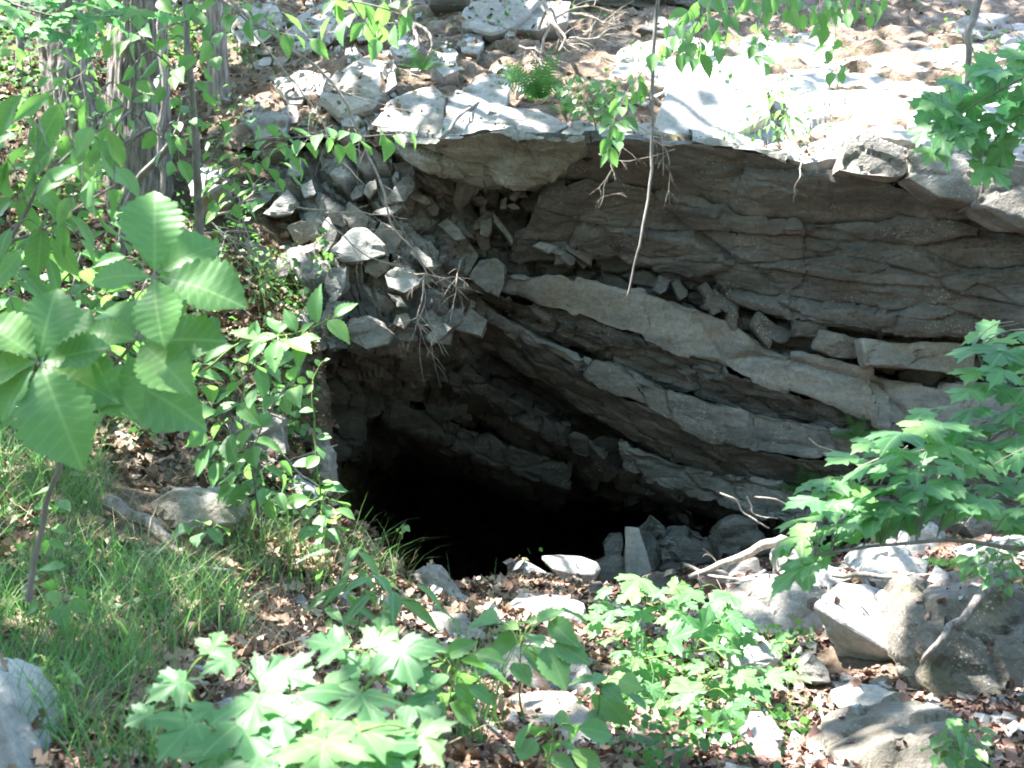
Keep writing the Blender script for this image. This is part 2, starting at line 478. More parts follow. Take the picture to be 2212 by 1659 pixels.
lb = [(862, 312, 7.66), (930, 362, 7.6), (985, 388, 7.6), (1060, 404, 7.6), (1130, 412, 7.58), (1180, 402, 7.56), (1215, 380, 7.45), (1270, 330, 7.25)]
loft("roof_slab", [back(lt, 0.4, -6), lt, lb, back(lb, 0.5, 6)], [6, 40, 6], 200, M["lichen"], cliff, (0.7, 0.5, 0.3), 0.22, 0.025, 13, 0.5, crack=0.3, tilt=0.5, edge=0.02)
# upper wall, second sheet
w2_top = [(1180, 400, 7.62), (1330, 398, 7.56), (1456, 424, 7.44), (1593, 470, 7.34), (1740, 484, 7.24), (1850, 482, 7.14), (1934, 474, 7.04), (2100, 500, 6.94), (2300, 525, 6.74), (2900, 540, 6.44)]
w2_bot = [(1100, 560, 8.25), (1330, 560, 8.0), (1456, 590, 7.85), (1593, 640, 7.66), (1695, 672, 7.55), (1764, 700, 7.45), (1900, 715, 7.35), (2071, 722, 7.2), (2300, 735, 6.95), (2900, 760, 6.6)]
loft("wall_sheet", [back(w2_top, 0.7, -10), w2_top, w2_bot, back(w2_bot, 0.9, 15)], [8, 56, 12], 320, M["brown"], cliff, (0.8, 0.6, 0.16), 0.5, 0.014, 23, 0.17, crack=0.35, tilt=0.9, cells2=(0.28, 0.3, 0.07), edge=0.02, sharp=22)
# broken course under it: blocky faces
w3_top = [(1000, 500, 8.35), (1180, 520, 8.25), (1330, 545, 8.1), (1456, 580, 7.95), (1593, 632, 7.78), (1695, 668, 7.68), (1764, 696, 7.58), (1900, 712, 7.5), (2071, 722, 7.35), (2300, 735, 7.1), (2900, 760, 6.7)]
w3_bot = [(1000, 600, 8.45), (1105, 605, 8.35), (1250, 618, 8.2), (1358, 645, 8.1), (1458, 650, 8.0), (1541, 690, 7.9), (1627, 736, 7.8), (1695, 770, 7.75), (1798, 784, 7.68), (1934, 818, 7.6), (2078, 836, 7.45), (2300, 850, 7.2), (2900, 880, 6.8)]
loft("broken_course", [back(w3_top, 0.6, -10), w3_top, w3_bot, back(w3_bot, 0.7, 12)], [6, 34, 10], 340, M["brown"], cliff, (0.3, 0.25, 0.12), 1.0, 0.015, 31, 0.22, crack=0.6, edge=0.05)
# bed A, pale smooth thick face
a_top = [(1085, 598, 8.2), (1105, 596, 8.12), (1249, 607, 8.0), (1358, 638, 7.9), (1458, 642, 7.82), (1541, 683, 7.74), (1627, 730, 7.66), (1695, 764, 7.6), (1798, 778, 7.52), (1934, 812, 7.4), (2078, 829, 7.25), (2300, 845, 7.0), (2900, 880, 6.6)]
a_bot = [(1078, 632, 8.24), (1110, 645, 8.18), (1249, 687, 8.05), (1350, 722, 7.96), (1458, 759, 7.88), (1541, 787, 7.8), (1627, 817, 7.72), (1764, 861, 7.6), (1880, 906, 7.48), (1955, 928, 7.4), (2100, 965, 7.25), (2300, 1000, 7.0), (2900, 1060, 6.6)]
a_sof = [(1000, 612, 8.48), (1080, 680, 8.43), (1163, 733, 8.33), (1249, 768, 8.25), (1458, 846, 8.08), (1610, 893, 7.93), (1740, 920, 7.81), (1850, 950, 7.63), (1955, 970, 7.53), (2300, 1040, 7.03), (2900, 1100, 6.63)]
loft("thick_bed", [back(a_top, 1.0, -8), a_top, a_bot, back(a_bot, 0.9, 4)], [10, 26, 6], 340, M["pale"], cliff, (1.1, 0.7, 0.5), 0.14, 0.014, 41, 0.33, crack=0.5, edge=0.05)
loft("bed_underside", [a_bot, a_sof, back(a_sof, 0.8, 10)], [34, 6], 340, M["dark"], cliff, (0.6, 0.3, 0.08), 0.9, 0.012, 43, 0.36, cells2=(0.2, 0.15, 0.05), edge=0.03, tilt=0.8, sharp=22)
# bed B, thinner
b_top = [(990, 610, 8.42), (1057, 660, 8.36), (1163, 731, 8.22), (1249, 766, 8.14), (1458, 842, 7.94), (1610, 892, 7.78), (1740, 919, 7.64), (1850, 945, 7.48), (2000, 980, 7.3), (2300, 1030, 6.9), (2900, 1090, 6.5)]
b_bot = [(1010, 655, 8.46), (1057, 690, 8.4), (1146, 746, 8.28), (1242, 797, 8.18), (1300, 841, 8.12), (1458, 903, 7.98), (1541, 943, 7.88), (1647, 974, 7.76), (1723, 986, 7.68), (1820, 1000, 7.56), (2000, 1030, 7.35), (2300, 1080, 6.95), (2900, 1140, 6.55)]
b_sof = [(1010, 720, 8.78), (1080, 770, 8.73), (1146, 815, 8.68), (1250, 880, 8.58), (1351, 945, 8.48), (1456, 1003, 8.33), (1518, 1020, 8.23), (1675, 1044, 7.98), (1830, 1060, 7.68), (2000, 1080, 7.38), (2300, 1120, 6.88), (2900, 1180, 6.48)]
loft("thin_bed", [back(b_top, 0.7, -6), b_top, b_bot, back(b_bot, 0.9, 4)], [8, 18, 6], 320, M["bed"], cliff, (0.5, 0.3, 0.35), 0.2, 0.014, 51, 0.4, crack=0.3, cells2=(0.2, 0.25, 0.06), edge=0.04)
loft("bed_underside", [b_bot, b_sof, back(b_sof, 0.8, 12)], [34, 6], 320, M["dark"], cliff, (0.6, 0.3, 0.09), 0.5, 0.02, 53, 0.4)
# bed C, lowest ledge
c_top = [(1340, 950, 8.42), (1456, 1002, 8.25), (1518, 1018, 8.12), (1675, 1041, 7.8), (1830, 1058, 7.55), (2000, 1078, 7.3), (2300, 1118, 6.85), (2900, 1178, 6.45)]
c_bot = [(1345, 1010, 8.48), (1400, 1035, 8.4), (1490, 1078, 8.2), (1593, 1101, 8.0), (1680, 1122, 7.8), (1830, 1150, 7.6), (2000, 1180, 7.35), (2300, 1230, 6.9), (2900, 1290, 6.5)]
c_sof = [(1300, 1050, 9.3), (1400, 1085, 9.2), (1490, 1105, 9.0), (1593, 1135, 8.7), (1680, 1165, 8.4), (1830, 1210, 8.0), (2000, 1240, 7.7), (2300, 1290, 7.2), (2900, 1350, 6.7)]
loft("low_ledge", [back(c_top, 0.8, -6), c_top, c_bot, c_sof], [8, 16, 18], 280, M["bed"], cliff, (0.45, 0.35, 0.14), 0.6, 0.012, 61, 0.3, crack=0.35, cells2=(0.2, 0.2, 0.05), edge=0.04)
# roof of the cave, strata stepping down to the dark
r0 = [(690, 745, 8.0), (800, 770, 8.4), (900, 760, 8.7), (1010, 730, 9.0), (1146, 815, 9.0), (1250, 880, 8.95), (1351, 945, 8.85), (1456, 1003, 8.75)]
r1 = [(680, 840, 8.3), (790, 850, 8.7), (900, 860, 8.95), (1030, 870, 9.1), (1146, 910, 9.1), (1250, 970, 9.05), (1340, 1020, 8.95), (1456, 1060, 8.85)]
r2 = [(680, 980, 8.9), (760, 980, 9.2), (870, 950, 9.4), (1030, 985, 9.5), (1130, 1020, 9.4), (1250, 1062, 9.3), (1370, 1090, 9.2), (1500, 1110, 9.1)]
r3 = [(600, 1150, 11.5), (760, 1060, 11.5), (870, 1020, 11.5), (1030, 1040, 11.6), (1130, 1060, 11.5), (1250, 1090, 11.4), (1370, 1110, 11.2), (1600, 1130, 11)]
loft("cave_roof", [r0, r1, r2, r3], [26, 26, 24], 220, M["cave_shade"], cliff, (0.55, 0.4, 0.2), 0.9, 0.03, 71, 0.5, crack=0.35, tilt=0.9, edge=0.05)
# thin beds stepping down inside the mouth
i1t = [(790, 730, 8.1), (900, 768, 8.3), (1000, 812, 8.42), (1100, 858, 8.5), (1200, 905, 8.52), (1310, 955, 8.45)]
i1b = [(785, 762, 8.14), (890, 812, 8.36), (985, 850, 8.48), (1085, 892, 8.56), (1185, 940, 8.58), (1300, 992, 8.52)]
loft("roof_bed", [back(i1t, 0.6, -4), i1t, i1b, [(u - 10, v + 45, d + 0.35) for u, v, d in i1b], [(u - 10, v + 50, d + 1.0) for u, v, d in i1b]], [6, 14, 16, 4], 200, M["cave_shade"], cliff, (0.5, 0.4, 0.2), 0.4, 0.02, 73, 0.5, crack=0.3, edge=0.10)
i2t = [(700, 790, 8.2), (820, 842, 8.5), (920, 885, 8.68), (1020, 925, 8.78), (1120, 968, 8.82), (1240, 1015, 8.75)]
i2b = [(695, 850, 8.26), (810, 895, 8.55), (910, 925, 8.74), (1010, 968, 8.84), (1110, 1010, 8.88), (1230, 1058, 8.82)]
loft("roof_bed", [back(i2t, 0.6, -4), i2t, i2b, [(u - 15, v + 40, d + 0.5) for u, v, d in i2b], [(u - 15, v + 60, d + 1.6) for u, v, d in i2b]], [6, 16, 16, 6], 200, M["cave_shade"], cliff, (0.6, 0.4, 0.25), 0.4, 0.02, 74, 0.5, crack=0.3, edge=0.10)
# left shoulder of the cave mouth: a jumble of broken blocks
j0 = [(540, 320, 8.75), (700, 300, 8.4), (830, 285, 8.1), (930, 340, 8.0), (1010, 390, 8.05), (1180, 395, 8.2)]
j1 = [(520, 480, 8.25), (700, 480, 8.05), (860, 470, 7.98), (1000, 480, 8.25), (1180, 480, 8.45)]
j2 = [(540, 630, 7.85), (700, 610, 7.72), (860, 620, 7.75), (1000, 620, 8.2), (1100, 600, 8.5)]
j3 = [(600, 770, 7.55), (720, 752, 7.5), (850, 745, 7.65), (960, 720, 8.0), (1060, 690, 8.6)]
j4 = [(650, 830, 8.1), (740, 830, 8.3), (860, 850, 8.6), (1000, 860, 9.0), (1110, 800, 9.2)]
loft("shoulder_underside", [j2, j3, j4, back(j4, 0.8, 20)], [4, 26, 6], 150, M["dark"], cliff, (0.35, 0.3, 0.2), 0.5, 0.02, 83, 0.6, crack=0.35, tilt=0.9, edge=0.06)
loft("broken_shoulder", [back(j0, 0.9, -25), j0, j1, j2, j3, back(j3, 0.4, 6)], [8, 24, 24, 22, 5], 180, M["shoulder"], cliff, (0.4, 0.35, 0.22), 1.0, 0.02, 81, 0.8, crack=0.5, tilt=1.1, cells2=(0.16, 0.16, 0.08))
loft("leak_backing", [[(900, 300, 9.4), (1500, 300, 9.1), (2300, 300, 8.8), (3200, 300, 8.5)], [(900, 690, 9.9), (1250, 820, 9.8), (1500, 930, 9.7), (2300, 1060, 9.3), (3200, 1150, 8.9)]], [20], 80, M["dark"], cliff, (0.6, 0.5, 0.2), 0.3, 0.02, 95)  # unseen backing sheet added to stop sky leaking through gaps between beds
# far inside of the cave
th = np.linspace(0, 2 * math.pi, 110); ph = np.linspace(0.0, math.pi / 2, 46)
cv = []
for b in ph:
    for a in th:
        cv.append((0.4 + 3.0 * math.cos(a) * math.cos(b), 8.9 + 7.5 * math.sin(b), -1.9 + 2.4 * math.sin(a) * math.cos(b)))
cv = np.array(cv)
cv += 0.22 * np.stack([fbm(cv * 1.3, 4, 91), fbm(cv * 1.3 + 30, 4, 92), fbm(cv * 1.3 + 60, 4, 93)], 1)
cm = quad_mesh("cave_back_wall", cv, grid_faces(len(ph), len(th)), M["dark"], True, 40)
obj("cave_back_wall", cm, cliff)
# ================================================================== ROCKS
# blocks of the broken shoulder and of the cave roof: parts of the cliff
def J(*pp):
    return [(486 + x * .2929, 270 + y * .2929) for x, y in pp]
blocks = [
    (J((1380, 280), (1405, 350), (1390, 470), (1330, 560), (1180, 565), (1290, 420)), 7.75, 0.25, "grey", 0.3),
    (J((730, 240), (840, 255), (830, 400), (760, 405), (690, 340)), 8.2, 0.25, "grey", 0.3),
    (J((860, 330), (930, 320), (920, 420), (850, 470), (800, 430)), 8.1, 0.2, "grey", 0.3),
    (J((230, 460), (400, 470), (330, 560), (180, 665), (120, 620)), 8.05, 0.3, "grey", 0.6),
    (J((460, 490), (545, 590), (500, 650), (360, 675), (280, 655)), 7.95, 0.35, "grey", 0.4),
    (J((950, 760), (1040, 770), (1180, 880), (1200, 960), (1050, 1000), (900, 1020), (780, 930), (870, 820)), 7.5, 0.35, "clean", 0.5),
    (J((1050, 1010), (1200, 975), (1210, 1060), (1120, 1130), (1030, 1080)), 7.55, 0.3, "boulder", 0.1),
    (J((1170, 1100), (1290, 1040), (1400, 1090), (1450, 1160), (1320, 1240), (1200, 1200)), 7.45, 0.3, "clean", 0.6),
    (J((1590, 1370), (1780, 1340), (1740, 1450), (1650, 1530), (1540, 1420)), 7.8, 0.25, "grey", 0.2),
    (J((1810, 1345), (1935, 1440), (1890, 1560), (1700, 1510), (1760, 1450)), 7.85, 0.25, "grey", 0.2),
    (J((1880, 990), (2000, 975), (2060, 1010), (2062, 1180), (2020, 1270), (1930, 1230), (1790, 1120)), 8.05, 0.3, "pale", 0.05),
    (J((1780, 830), (1880, 960), (1790, 1110), (1680, 1000)), 8.1, 0.3, "pale", 0.1),
    (J((1840, 780), (1940, 790), (1960, 900), (1900, 970), (1850, 870)), 8.2, 0.25, "pale", 0.1),
    (J((1560, 800), (1660, 690), (1740, 760), (1720, 880), (1600, 940)), 8.05, 0.3, "grey", 0.3),
    (J((920, 1440), (1050, 1420), (1160, 1470), (1250, 1540), (1200, 1620), (1040, 1659), (930, 1580)), 7.4, 0.3, "grey", 0.0),
    (J((1260, 1400), (1340, 1390), (1375, 1440), (1320, 1505), (1240, 1460)), 7.5, 0.2, "boulder", 0.1),
    (J((780, 1050), (900, 1030), (900, 1180), (860, 1260), (780, 1330), (730, 1200)), 7.45, 0.3, "clean", 0.2),
    (J((740, 1300), (890, 1290), (860, 1430), (720, 1480)), 7.4, 0.3, "grey", 0.0),
    (J((450, 740), (560, 700), (700, 720), (640, 850), (520, 890)), 7.95, 0.3, "boulder", 0.0),
    (J((640, 890), (790, 760), (815, 810), (700, 935)), 7.8, 0.25, "grey", 0.5),
    (J((560, 330), (640, 300), (680, 390), (600, 450), (520, 400)), 8.3, 0.25, "grey", 0.4),
    (J((960, 450), (1030, 440), (1020, 520), (940, 560), (920, 510)), 7.9, 0.2, "grey", 0.4),
    (J((1030, 440), (1110, 390), (1120, 470), (1060, 540), (1025, 500)), 7.85, 0.2, "boulder", 0.4),
    (J((1100, 640), (1300, 560), (1320, 600), (1200, 680)), 7.75, 0.25, "grey", 0.6),
    (J((1200, 1240), (1290, 1260), (1340, 1340), (1270, 1340)), 7.45, 0.2, "grey", 0.2),
    (J((1690, 1100), (1780, 1120), (1740, 1240), (1590, 1100)), 8.15, 0.3, "pale", 0.0),
    (J((1480, 1010), (1600, 1050), (1660, 1200), (1500, 1150)), 8.0, 0.3, "grey", 0.0),
    (J((1450, 1250), (1600, 1280), (1640, 1360), (1500, 1400)), 7.9, 0.3, "grey", 0.1),
    ([(905, 850), (960, 830), (1015, 850), (1005, 895), (955, 913), (915, 890)], 8.75, 0.4, "cave_shade", -0.2),
    ([(1262, 970), (1300, 943), (1351, 960), (1345, 1010), (1310, 1039), (1265, 1025)], 8.7, 0.4, "cave_shade", -0.2),
    ([(690, 800), (740, 790), (790, 860), (780, 960), (730, 990), (700, 930)], 8.3, 0.3, "cave_shade", -0.2),
    ([(1060, 690), (1090, 690), (1165, 725), (1150, 745), (1110, 735)], 8.4, 0.3, "pale", 0.0),
    ([(1170, 735), (1250, 765), (1245, 795), (1210, 785), (1165, 755)], 8.3, 0.3, "pale", 0.0),
    ([(1720, 690), (1790, 705), (1790, 735), (1720, 725)], 7.45, 0.3, "brown", 0.0),
    ([(1770, 712), (1860, 730), (1860, 775), (1800, 775), (1765, 750)], 7.42, 0.3, "boulder", 0.0),
    ([(1862, 732), (2080, 742), (2110, 760), (2110, 815), (2000, 800), (1880, 790)], 7.25, 0.4, "pale", 0.0),
    ([(1835, 297), (1880, 289), (1969, 316), (1985, 360), (1940, 385), (1860, 378), (1812, 368)], 6.72, 0.5, "boulder", 0.3),
    ([(1960, 318), (2060, 332), (2160, 350), (2212, 388), (2150, 440), (2030, 425), (1960, 385)], 6.62, 0.5, "boulder", 0.3),
    ([(2130, 350), (2260, 370), (2340, 420), (2300, 500), (2200, 490), (2110, 440)], 6.5, 0.5, "boulder", 0.3),
]
for k, (poly, d, T, m, lean) in enumerate(blocks):
    polyrock("block", poly, d + (0.07 if k < 28 else 0.0), T, M[{"grey": "shoulder", "clean": "shoulder"}.get(m, m) if k not in (5, 7) else m], lean, 100 + k, cliff, 0.03 if lean == -0.2 else 0.012, 0.6 if lean == -0.2 else 0.35, 0.025)
# small blocks wedged in the courses of the wall, each an own piece
rng = random.Random(5)
small = []
for k in range(34):      # crumbling course between overhang and thick bed
    t = rng.random(); u = 930 + t * 330; v = 420 + t * 60 + rng.uniform(-50, 90)
    small.append((u, v, 8.1 + rng.uniform(-.05, .1), 8 + 28 * rng.random() ** 2, 7 + 22 * rng.random() ** 2, "shoulder"))
for k in range(10):
    t = rng.random(); u = 1200 + t * 520; v = np.interp(u, [1200, 1456, 1720], [575, 622, 742]) + rng.uniform(-25, 15)
    small.append((u, v, np.interp(u, [1200, 1720], [8.0, 7.6]), rng.uniform(8, 30), rng.uniform(8, 24), "brown"))
for k in range(22):      # on the shoulder
    u = rng.uniform(560, 960); v = rng.uniform(350, 735)
    small.append((u, v, np.interp(v, [350, 735], [8.1, 7.55]) + rng.uniform(-.03, .08), 12 + 34 * rng.random() ** 2, 9 + 22 * rng.random() ** 2, "shoulder" if rng.random() < .75 else "boulder"))
for k in range(8):      # inside under the shoulder
    u = rng.uniform(720, 1130); v = np.interp(u, [720, 1130], [800, 860]) + rng.uniform(-50, 60)
    small.append((u, v, np.interp(u, [720, 900, 1130], [8.15, 8.5, 8.8]) + np.interp(v, [780, 900], [0, .3]), rng.uniform(14, 46), rng.uniform(8, 20), "dark"))
for k, (u, v, d, w, h, m) in enumerate(small):
    a0 = rng.uniform(0.3, 1.0) if rng.random() < .75 else rng.uniform(-.8, 0); ca, sa = math.cos(a0), math.sin(a0)
    sh = rng.uniform(-.6, .6)
    corners = [(-1, -1), (rng.uniform(.5, 1), -1), (1, rng.uniform(-.2, .9)), (rng.uniform(.2, .9), 1), (-1, rng.uniform(.4, 1))]
    poly = []
    for x, y in corners:
        x, y = (x + sh * y) * w * rng.uniform(.85, 1.15), y * h * rng.uniform(.85, 1.15)
        poly.append((u + x * ca - y * sa, v + x * sa + y * ca))
    polyrock("block", poly, d - 0.05, 0.2, M[m], rng.uniform(-.2, .6), 300 + k, cliff, 0.006, 0.3, 0.035)

# ---- loose and standing rocks: things of their own
def foot(pts):
    """let a rock reach down to the ground it lies on"""
    c = pts.mean(0)
    lo = pts[pts[:, 2] < pts[:, 2].min() * 0.6 + c[2] * 0.4].copy()
    lo[:, :2] = c[:2] + (lo[:, :2] - c[:2]) * 0.72
    gz = ground_z(lo[:, 0], lo[:, 1], False) - 0.05
    lo[:, 2] = np.where(gz < lo[:, 2], np.maximum(gz, lo[:, 2] - 0.3), lo[:, 2])
    return np.concatenate([pts, lo])

def rock(name, label, poly, d, T, mat="boulder", lean=0.3, rough=0.012, frac=0.4, group=None, seed=None, edge=0.03, shrink=0.75, cat="rock", soft=0.006, sink=True):
    seed = seed if seed is not None else abs(hash(label)) % 9973 if False else sum(ord(c) * (i + 1) for i, c in enumerate(label)) % 9973
    pts = outline_pts(poly, d, T, lean, random.Random(seed), shrink)
    if sink: pts = foot(pts)
    o = hull_rock(name, pts, M[mat], edge, rough, seed, None, frac, soft=soft)
    return tag(o, label, cat, group)

# split boulder with bright top, foreground right
b = hull_rock("boulder", np.array([P(1753, 1306, 5.0), P(1818, 1257, 5.32), P(1870, 1262, 5.42), P(1917, 1277, 5.42), P(1941, 1418, 4.98), P(1979, 1512, 5.12), P(1917, 1490, 5.12), P(1825, 1447, 5.16), P(1798, 1400, 5.12), P(1770, 1340, 5.06),
                              P(1860, 1320, 5.75), P(1950, 1340, 5.7), P(1975, 1480, 5.5), P(1850, 1460, 5.6)]), M["clean"], 0.022, 0.012, 3, None, 0.12, soft=0.004)
tag(b, "wedge shaped grey boulder with bright flat top and shaded underside beside the litter patch", "boulder")
rock("stone_sheet", "thin split sheet of stone standing against the wedge boulder", [(1921, 1286), (1930, 1285), (1968, 1400), (1984, 1500), (1976, 1512), (1950, 1425)], 5.05, 0.28, "clean", 0.15, 0.004, 0.1, sink=False, cat="stone")
rock("stone_sheet", "outer thin stone sheet between wedge boulder and mossy boulder", [(1936, 1310), (1944, 1312), (1984, 1420), (1993, 1508), (1986, 1520), (1966, 1430)], 5.02, 0.26, "boulder", 0.15, 0.004, 0.1, sink=False, cat="stone")
rock("boulder", "big lichen spotted boulder at the edge with a mossy root across it", [(2000, 1478), (2006, 1400), (2024, 1296), (2095, 1266), (2230, 1268), (2340, 1300), (2340, 1590), (2212, 1585), (2105, 1567), (2026, 1514)], 4.5, 0.8, "brownboulder", 0.45, 0.018, 0.5, edge=0.028, cat="boulder")
rock("boulder", "low grey boulder at the bottom edge with a leafy herb in front", [(1780, 1700), (1811, 1641), (1883, 1614), (1982, 1573), (2058, 1556), (2120, 1600), (2150, 1710)], 3.55, 0.4, "brownboulder", 1.0, 0.012, 0.4, edge=0.025, cat="boulder")
rock("boulder", "long dappled block lying behind the wedge boulder", [(1575, 1268), (1640, 1250), (1730, 1255), (1800, 1300), (1812, 1420), (1700, 1405), (1630, 1372), (1580, 1330)], 5.55, 0.5, "boulder", 0.9, 0.02, 0.3, cat="boulder")
rock("rock", "flat topped white sunlit rock at the cave approach", [(1098, 1313), (1116, 1300), (1181, 1299), (1263, 1314), (1255, 1350), (1181, 1376), (1105, 1374)], 5.5, 0.3, "clean", 0.8, 0.012, 0.25)
rock("rock", "hump shaped grey rock at the lip of the cave beside the grass", [(835, 1296), (862, 1262), (907, 1229), (948, 1236), (986, 1290), (1027, 1332), (990, 1350), (893, 1352), (850, 1322)], 5.6, 0.4, "boulder", 0.45, 0.02, 0.3)
rock("rock", "brown mossy rock below the hump shaped rock", [(900, 1342), (1000, 1332), (1045, 1372), (1040, 1425), (960, 1425), (900, 1392)], 5.0, 0.4, "boulder", 0.5, 0.02, 0.4)
rock("rock", "broad dull brown rock in the middle of the foreground", [(985, 1490), (1030, 1442), (1100, 1420), (1200, 1425), (1262, 1450), (1287, 1500), (1262, 1545), (1150, 1565), (1040, 1545)], 4.2, 0.45, "boulder", 0.7, 0.02, 0.25)
rock("rock", "litter strewn low rock under the broad brown one", [(1000, 1610), (1100, 1548), (1250, 1540), (1385, 1640), (1400, 1740), (1010, 1740)], 3.45, 0.4, "boulder", 1.2, 0.02, 0.25)
rock("slate_rock", "grey splintered slate poking up between maple leaves", [(868, 1565), (905, 1535), (950, 1550), (962, 1590), (940, 1640), (875, 1645)], 3.5, 0.25, "clean", 0.3, 0.012, 0.8)
rock("rock", "small pale rock beside the splintered slate", [(985, 1530), (1035, 1510), (1060, 1545), (1050, 1600), (990, 1600)], 3.7, 0.25, "clean", 0.4, 0.012, 0.4)
rock("rock", "pale rock cut off at the bottom corner beside the grass", [(-110, 1450), (-30, 1480), (0, 1530), (22, 1600), (62, 1665), (75, 1740), (-120, 1740)], 2.55, 0.3, "clean", 0.35, 0.008, 0.1, edge=0.018)
rock("rock", "moss covered rock half sunk in leaves on the bank", [(325, 1085), (370, 1060), (440, 1063), (500, 1088), (512, 1130), (430, 1148), (340, 1142)], 4.95, 0.4, "boulder", 0.5, 0.015, 0.3)
rock("rock", "grey rock post at the left jamb of the cave", [(652, 985), (690, 945), (718, 975), (722, 1050), (712, 1090), (650, 1080)], 6.75, 0.4, "grey", 0.1, 0.015, 0.5)
rock("rock", "dusty rock under the jamb post behind tall grass", [(590, 1060), (640, 1030), (680, 1060), (670, 1110), (600, 1115)], 6.3, 0.3, "grey", 0.3, 0.015, 0.5)
rock("rock", "rusty dark rock behind shrub leaves beside the jamb", [(500, 920), (560, 880), (610, 900), (620, 980), (560, 1020), (505, 990)], 6.35, 0.35, "boulder", 0.3, 0.015, 0.5)
rock("stone_slab", "narrow upright stone slab standing in the cave mouth", [(1352, 1140), (1381, 1141), (1386, 1168), (1396, 1215), (1415, 1255), (1352, 1256)], 7.6, 0.14, "clean", 0.0, 0.006, 0.1, cat="stone")
rock("rock", "peaked dark rock behind the upright slab", [(1375, 1148), (1410, 1117), (1435, 1140), (1446, 1180), (1410, 1235), (1380, 1210)], 7.95, 0.3, "brown", 0.2, rough=0.04, frac=0.8)
rock("rock", "broad dark block inside the cave mouth", [(1425, 1175), (1450, 1138), (1490, 1135), (1545, 1165), (1548, 1225), (1480, 1240), (1430, 1225)], 7.85, 0.4, "brown", 0.15, rough=0.04, frac=0.8)
rock("rock", "square dark block between the cave mouth and the lit branch", [(1547, 1142), (1560, 1128), (1640, 1130), (1658, 1200), (1610, 1225), (1550, 1225)], 7.6, 0.4, "brown", 0.1, rough=0.04, frac=0.8)
rock("rock", "tilted dark stone left of the upright slab", [(1303, 1180), (1320, 1155), (1345, 1152), (1351, 1178), (1320, 1195)], 7.9, 0.25, "brown", 0.2)
rock("stone", "half lit flat stone jutting out of the rubble", [(1170, 1206), (1260, 1207), (1292, 1219), (1298, 1230), (1285, 1241), (1240, 1239), (1190, 1226)], 7.3, 0.2, "clean", 0.8, 0.005, 0.1, cat="stone")
rock("stone", "plank shaped stone slanting down the rubble", [(1117, 1226), (1130, 1211), (1198, 1248), (1192, 1262), (1125, 1240)], 7.2, 0.12, "grey", 0.3, 0.004, 0.1, cat="stone")
rock("stone", "blocky stone at the dark left end of the rubble", [(1095, 1217), (1120, 1206), (1132, 1218), (1112, 1241), (1097, 1237)], 7.35, 0.15, "brown", 0.3, 0.005, 0.2, cat="stone")
rock("stone", "flat stone half buried in the red brown litter", [(1140, 1272), (1180, 1258), (1225, 1266), (1215, 1282), (1150, 1284)], 6.9, 0.18, "brown", 0.9, 0.006, 0.2, cat="stone")
rock("stone", "rounded stone right above the flat topped white rock", [(1205, 1270), (1235, 1246), (1258, 1255), (1265, 1278), (1215, 1284)], 7.0, 0.2, "brown", 0.3, 0.006, 0.3, cat="stone")
rock("stone", "round dark stone at the edge of the sunlit seedlings", [(1258, 1290), (1275, 1265), (1300, 1262), (1312, 1290), (1285, 1305)], 6.7, 0.2, "brown", 0.3, 0.006, 0.2, cat="stone")
rock("rock", "slanting grey rock between rubble and upright slab", [(1285, 1222), (1335, 1195), (1352, 1215), (1350, 1250), (1300, 1255)], 7.6, 0.3, "brown", 0.5)
rock("stone", "oval stone in front of the upright slab", [(1385, 1252), (1420, 1238), (1455, 1245), (1450, 1266), (1395, 1270)], 7.1, 0.2, "brown", 0.6, 0.006, 0.2, cat="stone")
rock("stone", "grey loaf shaped stone under the lit fallen branch", [(1510, 1252), (1530, 1238), (1572, 1237), (1580, 1256), (1525, 1266)], 6.5, 0.2, "brown", 0.5, 0.006, 0.2, cat="stone")
rock("stone", "tan stone wedged under the lit fallen branch", [(1578, 1245), (1600, 1220), (1640, 1208), (1645, 1235), (1600, 1252)], 6.6, 0.2, "pale", 0.5, 0.006, 0.3, cat="stone")
rock("stone", "mottled stone beside the wedge boulder's low tip", [(1728, 1440), (1755, 1408), (1785, 1430), (1795, 1475), (1765, 1488), (1735, 1470)], 4.85, 0.25, "boulder", 0.3, cat="stone")
rock("stone", "flat dark stone under the wedge boulder", [(1798, 1478), (1870, 1478), (1918, 1502), (1900, 1524), (1830, 1512)], 4.8, 0.25, "brown", 0.8, cat="stone")
rock("stone", "flat grey stone on the litter below the wedge boulder", [(1812, 1528), (1870, 1498), (1960, 1508), (1972, 1545), (1890, 1556)], 4.55, 0.25, "clean", 1.0, cat="stone")
rock("stone", "pale sunlit stone behind the maple seedlings", [(1572, 1400), (1605, 1372), (1650, 1385), (1682, 1420), (1640, 1445), (1590, 1440)], 4.85, 0.3, "clean", 0.6, cat="stone")
rock("stone", "white sunlit stone among seedlings near the bottom edge", [(1612, 1600), (1640, 1562), (1680, 1560), (1697, 1588), (1672, 1625), (1640, 1635)], 3.85, 0.2, "clean", 0.7, cat="stone")
rock("stone", "white stone cut by the bottom edge of the view", [(1605, 1650), (1645, 1620), (1690, 1655), (1705, 1710), (1600, 1710)], 3.55, 0.2, "clean", 0.7, cat="stone")
rock("rock", "dark triangular rock under the maple bough", [(1935, 1185), (1965, 1130), (2020, 1125), (2082, 1192), (2060, 1210), (1960, 1208)], 6.3, 0.4, "grey", 0.3)
rock("rock", "brown block at the edge under the maple bough", [(2080, 1135), (2160, 1108), (2230, 1115), (2235, 1185), (2130, 1195)], 6.2, 0.4, "brown", 0.3)
rock("stone", "pale flat stones end at the edge above the herb", [(2150, 1178), (2212, 1157), (2270, 1180), (2200, 1202)], 5.9, 0.25, "clean", 0.8, cat="stone")
